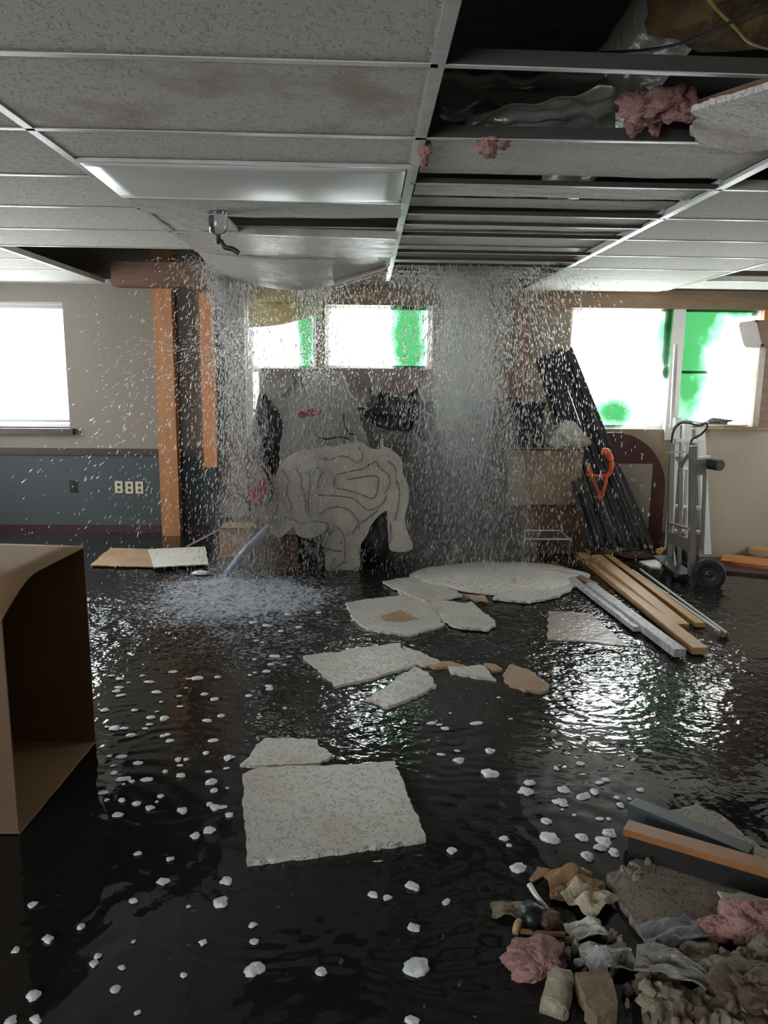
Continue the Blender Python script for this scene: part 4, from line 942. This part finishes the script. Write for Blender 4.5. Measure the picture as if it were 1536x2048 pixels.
def wheel(c, r, w):
    rot = Matrix.Rotation(math.radians(-22), 3, 'Z')
    bm = bmesh.new(); pr = [(.45*r, -.3*w), (.72*r, -.5*w), (.92*r, -.48*w), (1.0*r, -.25*w), (1.02*r, 0), (1.0*r, .25*w), (.92*r, .48*w), (.72*r, .5*w), (.45*r, .3*w)]
    n = 48; rings = []
    for rr_, y_ in pr:
        rings.append([bm.verts.new(rot @ Vector(((rr_ - (.02*r if (k % 2 and rr_ > .95*r) else 0))*math.cos(2*math.pi*k/n), y_, (rr_ - (.02*r if (k % 2 and rr_ > .95*r) else 0))*math.sin(2*math.pi*k/n))) + Vector(c)) for k in range(n)])
    for A_, B_ in zip(rings, rings[1:]):
        for k in range(n): bm.faces.new((A_[k], B_[k], B_[(k+1) % n], A_[(k+1) % n]))
    wh = add('wheel', bm, M_rub, ht, smooth=True)
    bm = bmesh.new(); n = 24; rings = []
    for rr_, y_ in [(.46*r, -.28*w), (.40*r, -.32*w), (.36*r, -.2*w), (.18*r, -.2*w), (.15*r, -.38*w), (.01*r, -.38*w)]:
        rings.append([bm.verts.new(rot @ Vector((rr_*math.cos(2*math.pi*k/n), y_, rr_*math.sin(2*math.pi*k/n))) + Vector(c)) for k in range(n)])
    for A_, B_ in zip(rings, rings[1:]):
        for k in range(n): bm.faces.new((A_[k], B_[k], B_[(k+1) % n], A_[(k+1) % n]))
    add('hub', bm, M_blkm, wh, smooth=True)
wc = hp(1419, 1139, -.06); wr = wc.z - 0.0
wheel((wc.x, wc.y, .118), .118, .07)
w2c = hp(1352, 1125, .38); wheel((w2c.x, w2c.y, .118), .118, .07)
HB('axle', (wc.x, wc.y, .118), (w2c.x, w2c.y, .118), .018, .018, M_blkm)

# ------------------------------------------------------------------ big cardboard box, left foreground
nb, fb = onZ(38, 1676, .02), onZ(192, 1488, .02)
tb = thing('cardboard_box', 'large open cardboard box lying on its side at the left edge, nearest the camera', 'box', (nb.x-.2, (nb.y+fb.y)/2, .02))
zt = .865
def wavy_top(u, v):   # u: from far (0) to near (1), v: from mouth to the left
    e = fb.lerp(nb, u)
    sag_ = -.10*max(0, (u-.62)/.38)**1.6
    return Vector((e.x - 1.15*v, e.y + .35*v*0, zt + sag_ + .012*math.sin(3*v+u)))
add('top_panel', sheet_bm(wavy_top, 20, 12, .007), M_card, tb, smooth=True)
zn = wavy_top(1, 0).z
bm = slab_bm([Vector((nb.x, nb.y, .02)), Vector((nb.x, nb.y, zn)), Vector((nb.x-1.15, nb.y, zn)), Vector((nb.x-1.15, nb.y, .02))], (0, .007, 0)); add('front_panel', bm, mat('shaded_side_cardboard', (.17, .105, .058), .75, (.13, .08, .045), vs=3), tb)  # shade on the backlit front is put into a darker cardboard colour
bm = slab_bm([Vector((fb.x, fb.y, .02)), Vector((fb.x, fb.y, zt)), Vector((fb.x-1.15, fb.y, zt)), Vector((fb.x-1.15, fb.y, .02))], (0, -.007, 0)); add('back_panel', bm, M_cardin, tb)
bm = slab_bm([Vector((nb.x, nb.y, .035)), Vector((fb.x, fb.y, .035)), Vector((fb.x-1.15, fb.y, .035)), Vector((nb.x-1.15, nb.y, .035))], (0, 0, -.008)); add('bottom_panel', bm, M_card, tb)  # lighter cardboard stands for the light on the box floor
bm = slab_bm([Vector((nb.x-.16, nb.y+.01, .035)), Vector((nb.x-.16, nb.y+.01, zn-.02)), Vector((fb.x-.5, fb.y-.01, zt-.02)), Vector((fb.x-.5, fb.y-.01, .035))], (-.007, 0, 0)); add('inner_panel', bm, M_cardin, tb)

# ------------------------------------------------------------------ floating foam blobs
FB = [(423,1564,26),(419,1661,26),(431,1614,24),(459,1629,17),(453,1763,26),(442,1805,30),(505,1850,14),(508,1883,15),(406,1885,15),(509,1938,40),(641,1944,22),(828,1855,22),(892,1804,18),(825,1772,31),(903,1702,21),(746,1789,22),(775,1795,16),(918,1520,22),(980,1501,20),(978,1547,36),(457,1516,18),(412,1506,12),(824,2040,26),(1059,1566,22),(1051,1583,32),(1128,1579,25),(1119,1603,26),(1167,1592,28),(1189,1584,20),(1241,1610,16),(1093,1643,18),(1008,1677,16),(1099,1676,36),(1163,1674,26),(1218,1666,25),(1208,1683,34),(1229,1706,25),(1200,1694,26),(1175,1713,30),(1035,1736,35),(1165,1745,26),(1018,1691,10),(1113,1536,14),(244,1600,15),(300,1616,18),(364,1619,19),(390,1671,20),(340,1718,16),(276,1707,14),(327,1763,20),(267,1802,15),(96,1878,22),(67,1990,24),(161,1854,17),(231,1979,18),(188,1927,18),(195,1912,15),(244,1935,12),(70,2039,20),(22,2043,20),(274,2025,12),(368,1950,13),(31,1900,14),(64,1810,15),(300,1559,14),(330,1543,12),(362,1551,17),(356,1519,14),(263,1562,12),(377,1813,9),(267,1883,9),(906,1700,14)]
def blob(px, py, w, seed, label, group=None, asp=.62, hh=.4):
    c = onZ(px, py, WZ+.004); k = (c-ORG).length/1560*w*.88
    return add('foam_blob', lump_bm(c, (k, k*R.uniform(.7, 1.15)/ (1 if w > 18 else .9), k*hh), seed, .5, 3, 1.0, R.uniform(0, 3)), M_foam, smooth=True, label=label, cat='foam', group=group)
blob(835, 1934, 52, 99, 'largest three-cornered white foam lump near the bottom middle')
for i, (x, y, w) in enumerate(FB):
    if (x, y) == (509, 1938): l, g = 'large rounded white foam lump at the bottom, below the biggest tile', None
    elif w >= 30 and x > 1000: l, g = 'white foam lump in the cluster above the paper scraps', 'larger foam lumps before the debris heap'
    elif x > 1000: l, g = 'small white foam lump floating near the debris heap', 'foam lumps near the debris heap'
    elif x < 500: l, g = 'small white foam lump floating between the big cardboard box and the big tile', 'foam lumps on the dark water at the left'
    else: l, g = 'small white foam lump floating around the biggest tile', 'foam lumps around the biggest tile'
    blob(x, y, w, i, l, g)
for i in range(150):
    q = R.random()
    if q < .45: x, y = R.uniform(205, 500), 1340 + 300*R.random()**1.1
    elif q < .75: x, y = R.uniform(500, 760), R.uniform(1225, 1420)
    else: x, y = R.uniform(860, 1300), R.uniform(1390, 1640)
    if 600 < x < 880 and 1280 < y < 1420: continue
    if 480 < x < 860 and y > 1470: continue
    w = R.uniform(5, 13)
    c = onZ(x, y, WZ+.003); k = (c-ORG).length/1560*w
    add('foam_speck', lump_bm(c, (k*R.uniform(1, 2.0), k*1.3, k*.25), i, .35, 2, 1.2, R.uniform(-.4, .4)), M_foam, smooth=True,
        label='tiny white fleck of foam scattered on the rippled water', cat='foam', group='tiny foam flecks on the water')

# ------------------------------------------------------------------ debris heap, right foreground
floor_poly('ceiling_tile_piece', [(1213, 1750), (1262, 1722), (1300, 1700), (1380, 1718), (1536, 1775), (1640, 1800), (1640, 1850), (1440, 1868), (1372, 1880), (1325, 1903), (1290, 1872), (1258, 1822)], 'big muddy ceiling tile slab at the right edge under the painted plank', M_tile_dirty, z=.055, th=.03, jag=.008)
floor_poly('ceiling_tile_piece', [(1338, 1622), (1392, 1602), (1440, 1628), (1472, 1655), (1536, 1700), (1620, 1740), (1620, 1790), (1480, 1735), (1430, 1692), (1400, 1668), (1365, 1642)], 'pale broken tile piece behind the two crossed planks', M_tile_dirty, z=.06, th=.025, jag=.009)
bm = bmesh.new(); a, b = onZ(1252, 1655, .15), onZ(1620, 1762, .17); beam(bm, a, b, .06, .022); bmesh.ops.bevel(bm, geom=bm.edges[:], offset=.003, segments=1)
add('wooden_plank', bm, wood('amber_plank', (.40, .19, .075), (.32, .14, .05), (2, 2, 2), .4), label='orange-brown plank lying across the muddy tile at the right edge', cat='plank')
bm = bmesh.new(); beam(bm, a+Vector((.02, .012, -.055)), b+Vector((.02, .012, -.055)), .035, .085); bmesh.ops.bevel(bm, geom=bm.edges[:], offset=.003, segments=1)  # black strip added as the shadow beneath the raised plank
add('plank_shadow_strip', bm, M_rub, label='black strip standing for the shadow directly under the orange-brown plank', cat='shadow strip')
bm = bmesh.new(); a, b = onZ(1262, 1622, .12), onZ(1500, 1722, .12); beam(bm, a, b, .055, .08); bmesh.ops.bevel(bm, geom=bm.edges[:], offset=.002, segments=1)
add('metal_channel', bm, mat('slate_metal', (.075, .085, .09), .4, (.05, .06, .065), vs=8), label='dark slate-grey channel crossing behind the orange-brown plank', cat='channel')
floor_poly('torn_board', [(1435, 1782), (1480, 1784), (1560, 1800), (1560, 1822), (1500, 1812), (1448, 1800)], 'torn white-faced board curling up on the muddy slab', M_white, cat='board', z=.10, th=.006, jag=.006)
floor_poly('brown_paper_scrap', [(1058, 1758), (1075, 1733), (1100, 1737), (1085, 1752), (1066, 1762)], 'small brown flat scrap floating alone above the paper clump', M_card, cat='scrap', jag=.002, z=WZ+.01, th=.004)
def crumple(px, py, w, d, hgt, seed, m, label, name, cat, rz=0.0, z=WZ):
    c = onZ(px, py, z); k = (c-ORG).length/1560
    rot = Matrix.Rotation(rz, 3, 'Z')
    def f(u, v):
        x, y = (u-.5)*w*k, (v-.5)*d*k
        e = .12*noise.noise(Vector((u*3, v*3, seed)))
        p = rot @ Vector((x*(1+e), y*(1-e), 0))
        z = .008 + hgt*(.5+noise.noise(Vector((u*2.2, v*3.5, seed*3.3)))*.9)*(math.sin(math.pi*u)*.6+.4) + .004*noise.noise(Vector((u*9, v*9, seed)))
        return c + p + Vector((0, 0, max(z, -.01)))
    return add(name, sheet_bm(f, 16, 14, .003), m, label=label, cat=cat)
crumple(1146, 1772, 92, 60, .05, 2, M_card, 'folded brown paper clump in the debris, furthest from the bottom', 'crumpled_paper', 'paper', .3)
crumple(1128, 1795, 50, 40, .02, 5, M_card, 'flat brown paper tab tucked under the folded clump', 'crumpled_paper', 'paper', -.2)
crumple(1180, 1806, 80, 70, .05, 7, mat('cream_fluff', (.62, .55, .43), .9, (.5, .42, .3), vs=12, bump=.8, bs=35), 'cream crumpled fibre wad beside the folded brown paper', 'crumpled_wad', 'wad', .6)
crumple(1170, 1868, 66, 40, .03, 12, M_white, 'white folded paper scrap above the pink insulation', 'crumpled_paper', 'paper', .2)
crumple(1215, 1925, 90, 60, .04, 15, mat('milky_plastic', (.55, .56, .55), .2, (.42, .43, .42), vs=9, bump=.4), 'milky plastic scrap lying on the tan fibre block', 'plastic_scrap', 'plastic', .1)
crumple(1020, 1826, 66, 36, .02, 18, mat('olive_scrap', (.26, .2, .13), .6, (.15, .12, .08), vs=9), 'brown-green crumpled scrap at the left end of the debris', 'crumpled_paper', 'paper')
crumple(1345, 1872, 110, 60, .03, 21, mat('slate_card', (.27, .27, .29), .6, (.2, .2, .21), vs=5), 'grey-blue card folded over the edge of the muddy slab', 'crumpled_card', 'card', .3, .075)
crumple(1340, 1945, 110, 60, .05, 24, mat('grey_green_sheet', (.20, .20, .17), .4, (.28, .27, .25), vs=5, bump=.5), 'grey-green rubbery flap in the middle of the debris heap', 'rubber_flap', 'flap', -.4, .085)
c = onZ(1060, 1818, .03)
bm = bmesh.new(); tube(bm, [onZ(1048, 1826, .05), onZ(1083, 1846, .05)], .04, 16); add('black_cup', bm, M_blk, smooth=True, label='black cup-like tube lying in the debris beside a yellow disc', cat='cup')
bm = bmesh.new(); tube(bm, [onZ(1032, 1852, .055), onZ(1040, 1856, .055)], .022, 18); add('wooden_disc', bm, M_tanw, smooth=True, label='pale yellow disc end beside the black cup', cat='disc')
bm = bmesh.new(); tube(bm, [onZ(1040, 1862, .04), onZ(1130, 1870, .03)], .008, 8); add('wooden_stick', bm, M_tanw, label='brown stick lying below the black cup', cat='stick')
bm = bmesh.new(); tube(bm, smooth_path([onZ(1058, 1768, .1), onZ(1075, 1795, .08), onZ(1105, 1830, .05), onZ(1112, 1845, .04)]), .009, 8, r1=.003); add('plastic_spike', bm, M_alul, smooth=True, label='white plastic spike pointing up left above the black cup', cat='spike')
c = onZ(1095, 1838, .05); add('wood_chunk', lump_bm(c, (.07, .06, .06), 33, .35), M_brown, smooth=False, label='reddish brown knotty chunk between black cup and white paper', cat='debris')
tb_ = [(1068, 1922, 108, 62, .085, 3), ]
c = onZ(1066, 1918, .05); k = (c-ORG).length/1560
add('insulation_tuft', lump_bm(c, (112*k, 70*k, .09), 61, .4, 4, 1.6, .5), M_pink, smooth=True, label='rounded pink fibreglass wad at the lower left of the debris heap', cat='insulation')
c = onZ(1500, 1842, .10); add('insulation_tuft', lump_bm(c, (100*k, 70*k, .1), 62, .5, 4, 1.8), M_pink, smooth=True, label='pink fibreglass wad on the muddy slab at the right edge', cat='insulation')
c = onZ(1432, 1858, .08); add('insulation_tuft', lump_bm(c, (80*k, 45*k, .05), 63, .5, 4, 2), M_pink, smooth=True, label='thin pale pink fluff beside the pink wad on the slab', cat='insulation')
c = onZ(1105, 1930, .03); add('insulation_tuft', lump_bm(c, (50*k, 34*k, .03), 66, .5, 3, 2), M_pink, smooth=True, label='dirty pink shred just right of the rounded pink wad', cat='insulation')
M_block = mat('tan_fibre_block', (.31, .235, .15), .9, (.2, .145, .09), vs=20, bump=.9, bs=50, bd=.01)
floor_poly('fibre_block', [(1150, 1945), (1215, 1935), (1232, 1985), (1235, 2020), (1195, 2034), (1172, 1990)], 'tan layered fibre block at the bottom, right of the pale cylinder', M_block, cat='block', z=.085, th=.05, jag=.006)
bm = bmesh.new(); tube(bm, smooth_path([onZ(1122, 1952, .05), onZ(1116, 1985, .05), onZ(1108, 2022, .05)]), .033, 16, r1=.036)
for v in bm.verts: v.co += Vector((1, 1, 1))*.008*noise.noise(v.co*40)
add('fibre_roll', bm, mat('pale_fibre', (.50, .45, .34), .95, (.36, .31, .22), vs=20, bump=.9, bs=60, bd=.01), smooth=True, label='pale rough cylinder of fibre standing out at the bottom left of the heap', cat='roll')
bm = lump_bm(onZ(1345, 1905, .09), (.045, .02, .015), 5, .3, 2, rz=.5); add('orange_scrap', bm, M_strap, label='bright orange scrap at the tip of the muddy slab', cat='scrap')
for i, (x, y, w) in enumerate(((1192, 1903, 32), (1158, 1925, 20), (1172, 1912, 18))):
    c = onZ(x, y, .045); kk = (c-ORG).length/1560*w; add('clear_bead', lump_bm(c, (kk, kk*.8, kk*.5), i+70, .15, 3), mat('cloudy_gel', (.55, .58, .55), .15, trans=.3), smooth=True, label=('largest cloudy gel blob between the pink wad and the orange scrap', 'cloudy gel blob nearest the pink wad', 'small cloudy gel blob between two others')[i], cat='blob')
# chunks of plaster and tile rubble
ch_m = [M_plast, mat('pale_rubble', (.34, .295, .225), .7, (.22, .18, .135), vs=14, bump=.9, bs=40, bd=.01), mat('brown_rubble', (.17, .125, .085), .7, (.10, .07, .045), vs=14, bump=.9, bs=40, bd=.01), mat('pinkish_rubble', (.36, .24, .21), .8, (.24, .15, .13), vs=14, bump=.9, bs=40, bd=.01)]
special = [(1440, 1955, 62, .08, 1, 'round pale plaster boulder, the biggest lump in the debris heap'), (1340, 2010, 90, .06, 1, 'pale flat rubble chunk at the bottom below the grey-green flap'), (1500, 1990, 130, .10, 2, 'large brown rubble mass in the bottom right corner'), (1470, 2040, 120, .06, 2, 'dark rubble chunk cut by the bottom edge near the corner'), (1525, 1925, 80, .09, 0, 'lumpy plaster chunk at the right edge above the corner mass'), (1395, 1915, 80, .06, 0, 'plaster chunk between the grey-blue card and the round boulder')]
for i, (x, y, w, h, m, l) in enumerate(special):
    c = onZ(x, y, .03+h/2); kk = (c-ORG).length/1560*w
    add('rubble_chunk', lump_bm(c, (kk, kk*.8, h*1.2), i+80, .45, 4, 1.5), ch_m[m], smooth=False, label=l, cat='debris', group=None)
for i in range(120):
    if i < 80: x = R.uniform(1290, 1536); y = R.uniform(1890, 2060)
    else: x = R.uniform(1120, 1340); y = R.uniform(1870, 2050)
    if x < 1290 and y > 2010 and R.random() < .6: continue
    if y < 1900 and x > 1320: continue
    w = R.uniform(9, 34) if i < 80 else R.uniform(6, 20)
    h = .012 + .03*R.random(); z0 = .03 + (.05*R.random() if i < 80 else 0)
    c = onZ(x, y, z0+h/2); kk = (c-ORG).length/1560*w
    add('rubble_chunk', lump_bm(c, (kk*R.uniform(.8, 1.4), kk*.8, h+kk*.4), i+100, .5, 2, 1.7, R.uniform(0, 3)), ch_m[R.choice((0, 1, 1, 2, 2, 3))], label='small crumb of wet rubble in the debris heap at the lower right', cat='debris', group='small rubble crumbs in the debris heap')
for i in range(8):
    x, y = R.uniform(1240, 1290), R.uniform(1715, 1760)
    x, y = 1268+R.uniform(-22, 30), 1738+R.uniform(-16, 22)
    c = onZ(x, y, .08); add('rubble_chunk', lump_bm(c, (.04, .02, .015), i+300, .6, 2, 2, R.uniform(0, 3)), ch_m[1], label='tile crumb sprinkled on the corner of the muddy slab', cat='debris', group='crumbs on the muddy slab')

# ------------------------------------------------------------------ falling water
def drops(name, label, gens, seed):
    rs = np.random.RandomState(seed); V = []; Fs = []; base = 0
    proto = np.array([(0,0,.5),(.5,0,.06),(0,.5,.06),(-.5,0,.06),(0,-.5,.06),(.32,.32,-.26),(-.32,.32,-.26),(-.32,-.32,-.26),(.32,-.32,-.26),(0,0,-.5)], float)
    pf = [(0,1,2),(0,2,3),(0,3,4),(0,4,1),(1,5,2),(2,6,3),(3,7,4),(4,8,1),(1,8,5),(2,5,6),(3,6,7),(4,7,8),(9,6,5),(9,7,6),(9,8,7),(9,5,8)]
    pf = np.array(pf)
    Vs = []; Ff = []; n0 = 0
    for P, Vel, wd, ln in gens(rs):
        N = len(P); d = Vel/np.linalg.norm(Vel, axis=1, keepdims=True)
        s = np.cross(d, np.tile([0., 1., 0.], (N, 1))); s /= np.maximum(np.linalg.norm(s, axis=1, keepdims=True), 1e-6); u = np.cross(s, d)
        q = (P[:, None] + s[:, None]*(proto[None, :, 0:1]*wd[:, None, None]) + u[:, None]*(proto[None, :, 1:2]*wd[:, None, None]) - d[:, None]*(proto[None, :, 2:3]*ln[:, None, None]))
        Vs.append(q.reshape(-1, 3)); Ff.append((pf[None] + (np.arange(N)*len(proto))[:, None, None] + n0).reshape(-1, 3)); n0 += N*len(proto)
    co = np.concatenate(Vs); fc = np.concatenate(Ff)
    org = np.array([co[:, 0].mean(), co[:, 1].mean(), WZ]); co = co - org
    me = bpy.data.meshes.new(name)
    me.vertices.add(len(co)); me.vertices.foreach_set('co', co.ravel().astype(np.float32))
    me.loops.add(fc.size); me.loops.foreach_set('vertex_index', fc.ravel().astype(np.int32))
    me.polygons.add(len(fc)); me.polygons.foreach_set('loop_start', (np.arange(len(fc))*3).astype(np.int32)); me.polygons.foreach_set('loop_total', np.full(len(fc), 3, np.int32))
    me.update(); me.polygons.foreach_set('use_smooth', [True]*len(fc)); me.materials.append(M_drop)
    o = bpy.data.objects.new(name, me); o.location = org; COL.objects.link(o)
    prop(o, label, 'falling water', kind='stuff')
    return o
G9 = 9.8; DENS = 2.3
def fall(rs, n, px, py, y, sx, sy, v0, sv, w=(.0026, .0055), l=(4, 7.5), pw=1.0):
    """drops thrown from a ragged source on the ceiling, caught at random moments of their fall"""
    n = int(n*DENS); src = onY(px, py, y); P0 = np.array(src)[None] + rs.normal(size=(n, 3))*np.array([sx, sy, .02])
    V0 = np.array(v0)[None] + rs.normal(size=(n, 3))*np.array(sv)
    h = P0[:, 2] - WZ; tm = (V0[:, 2] + np.sqrt(V0[:, 2]**2 + 2*G9*h))/G9
    t = tm*rs.uniform(0, 1, n)**pw
    P = P0 + V0*t[:, None]; P[:, 2] -= .5*G9*t*t
    V = V0.copy(); V[:, 2] -= G9*t; V[:, 0] -= .22*np.abs(V[:, 2]) - .35
    wd = rs.uniform(w[0], w[1], n)*rs.choice([1, 1, 1.2, 1.6], n); ln = wd*rs.uniform(l[0], l[1], n)
    ok = (P[:, 2] > WZ+.01) & (P[:, 2] < CZ) & (P[:, 1] < BY-.05)
    return P[ok], V[ok], wd[ok], ln[ok]
def chain(rs, px, py0, py1, y, step=12, dx=0.0):
    n = int((py1-py0)/step); ps = []
    for k in range(n):
        yy_ = py0 + (py1-py0)*(k+.5*rs.rand())/n; ps.append(np.array(onY(px+dx*(yy_-py0)/(py1-py0)+rs.normal()*2, yy_, y)))
    P = np.array(ps); V = np.tile([.0, 0, -1.], (len(P), 1)) + rs.normal(size=(len(P), 3))*.15
    w = rs.uniform(.004, .007, len(P)); return P, V, w, w*rs.uniform(1.5, 3.2, len(P))
def g_left(rs):
    yield fall(rs, 1900, 430, 525, 5.75, .05, .05, (.35, 0, 0), (.16, .15, .2), pw=.8)
    yield fall(rs, 1500, 470, 545, 5.75, .08, .08, (.05, 0, 0), (.22, .15, .2))
    yield fall(rs, 900, 440, 530, 5.7, .04, .04, (.25, 0, .0), (.45, .3, .4), w=(.003, .006))
    yield fall(rs, 350, 410, 520, 5.5, .1, .1, (-.5, 0, .2), (.5, .3, .5), w=(.0025, .005))
    P, V, w, l = fall(rs, 260, 420, 700, 5.6, .2, .3, (-1.4, 0, .6), (.8, .3, .6), w=(.003, .005), l=(4, 8)); V[:, 0] -= 1.8; yield P, V, w, l
    for x in (345, 372, 392): yield chain(rs, x, 500, 1070, 5.8, 13, 22)
    yield chain(rs, 187, 575, 900, 5.9, 15, 35)
    yield fall(rs, 3000, 450, 530, 5.75, .12, .1, (.15, 0, 0), (.22, .2, .3), w=(.001, .002), l=(2, 4))
    # splash thrown up from the water
    c = onZ(520, 1150, WZ); n = 900
    P = np.array(c)[None] + np.stack([rs.normal(size=n)*.33, rs.normal(size=n)*.22, np.abs(rs.normal(size=n))*.06+.01], 1)
    V = rs.normal(size=(n, 3)); w = rs.uniform(.002, .006, n); yield P, V, w, w*rs.uniform(1, 2.5, n)
def g_mid(rs):
    yield fall(rs, 1300, 625, 572, 5.8, .09, .05, (.0, 0, 0), (.10, .1, .15), pw=.6)
    yield fall(rs, 700, 650, 575, 5.75, .16, .08, (.0, 0, 0), (.18, .12, .2), pw=.7)
    yield fall(rs, 350, 690, 565, 5.75, .25, .08, (.1, 0, 0), (.3, .12, .2), pw=1)
    for x, y0, dx in ((680, 570, -40), (700, 560, 0), (640, 500, 0), (600, 505, 0), (560, 505, 0), (720, 520, 0), (585, 740, 0), (606, 740, 0), (740, 530, 0), (662, 505, 0)): yield chain(rs, x, y0, y0+90, 5.8, 8, dx)
def g_right(rs):
    yield fall(rs, 3400, 930, 520, 5.9, .2, .14, (.12, 0, 0), (.30, .25, .3), w=(.0025, .006), pw=.85)
    yield fall(rs, 2600, 940, 520, 5.9, .25, .1, (.25, 0, 0), (.55, .3, .3), w=(.0025, .006))
    yield fall(rs, 800, 935, 520, 5.9, .12, .1, (.0, 0, 0), (.12, .12, .3), w=(.002, .005), pw=.7)
    yield fall(rs, 1200, 1000, 540, 5.8, .3, .1, (.75, 0, .1), (.35, .2, .3), w=(.003, .006), l=(4, 7))
    yield fall(rs, 5000, 930, 520, 5.9, .2, .14, (.12, 0, 0), (.28, .25, .3), w=(.001, .002), l=(2, 4), pw=.8)
    yield fall(rs, 500, 800, 545, 5.85, .12, .08, (.1, 0, 0), (.35, .2, .3), w=(.0025, .005))
    for x in (1092, 1128, 1060): yield chain(rs, x, 565, 700, 5.9, 10, 0)
    c = onZ(1050, 1260, WZ); n = 500
    P = np.array(c)[None] + np.stack([rs.normal(size=n)*.7, rs.normal(size=n)*.5, np.abs(rs.normal(size=n))*.02+.01], 1)
    V = rs.normal(size=(n, 3)); w = rs.uniform(.002, .005, n); yield P, V, w, w*rs.uniform(1, 2, n)
drops('falling_water', 'sheet of falling drops pouring from the ceiling beside the orange-lit plank', g_left, 1)
drops('falling_water', 'stream of drops falling on the bull cutouts in front of the middle window', g_mid, 2)
drops('falling_water', 'widest spray of drops falling before the tan wall right of the middle window', g_right, 3)

# fine mist hanging in the two heaviest falls
M_mist = bpy.data.materials.new('water_mist'); M_mist.use_nodes = True; nt = M_mist.node_tree; nt.nodes.clear()
_o = nt.nodes.new('ShaderNodeOutputMaterial'); _v = nt.nodes.new('ShaderNodeVolumeScatter'); _v.inputs['Density'].default_value = .5; _v.inputs['Anisotropy'].default_value = .55
_v.inputs['Color'].default_value = (1, 1, .98, 1); nt.links.new(_v.outputs[0], _o.inputs['Volume'])
M_mist2 = M_mist.copy(); M_mist2.node_tree.nodes[_v.name].inputs['Density'].default_value = 1.3
def mist(px, py, y, prof, label, mm=None):
    c = onY(px, py, y); bm = bmesh.new(); n = 24
    rings = [[bm.verts.new((c.x+dx+r*math.cos(2*math.pi*k/n), c.y+.8*r*math.sin(2*math.pi*k/n), z)) for k in range(n)] for z, r, dx in prof]
    for A_, B_ in zip(rings, rings[1:]):
        for k in range(n): bm.faces.new((A_[k], A_[(k+1) % n], B_[(k+1) % n], B_[k]))
    bm.faces.new(rings[0][::-1]); bm.faces.new(rings[-1])
    add('water_mist', bm, mm or M_mist, smooth=True, label=label, cat='mist', kind='stuff')
mist(930, 520, 5.95, [(.06, .62, .05), (.5, .55, .05), (1.0, .45, .04), (1.5, .33, .02), (1.9, .22, .0), (2.2, .13, 0), (2.3, .06, 0)], 'pale mist hanging in the widest spray before the tan wall')
mist(930, 520, 5.95, [(.7, .10, .05), (1.0, .2, .04), (1.4, .25, .02), (1.9, .2, .0), (2.3, .16, 0)], 'dense core of pale mist at the top of the widest spray', M_mist2)
mist(455, 530, 5.75, [(.05, .30, .1), (.5, .22, .08), (1.2, .16, .04), (1.8, .13, .0), (2.2, .1, -.03)], 'pale mist hanging in the falling water beside the orange-lit plank')
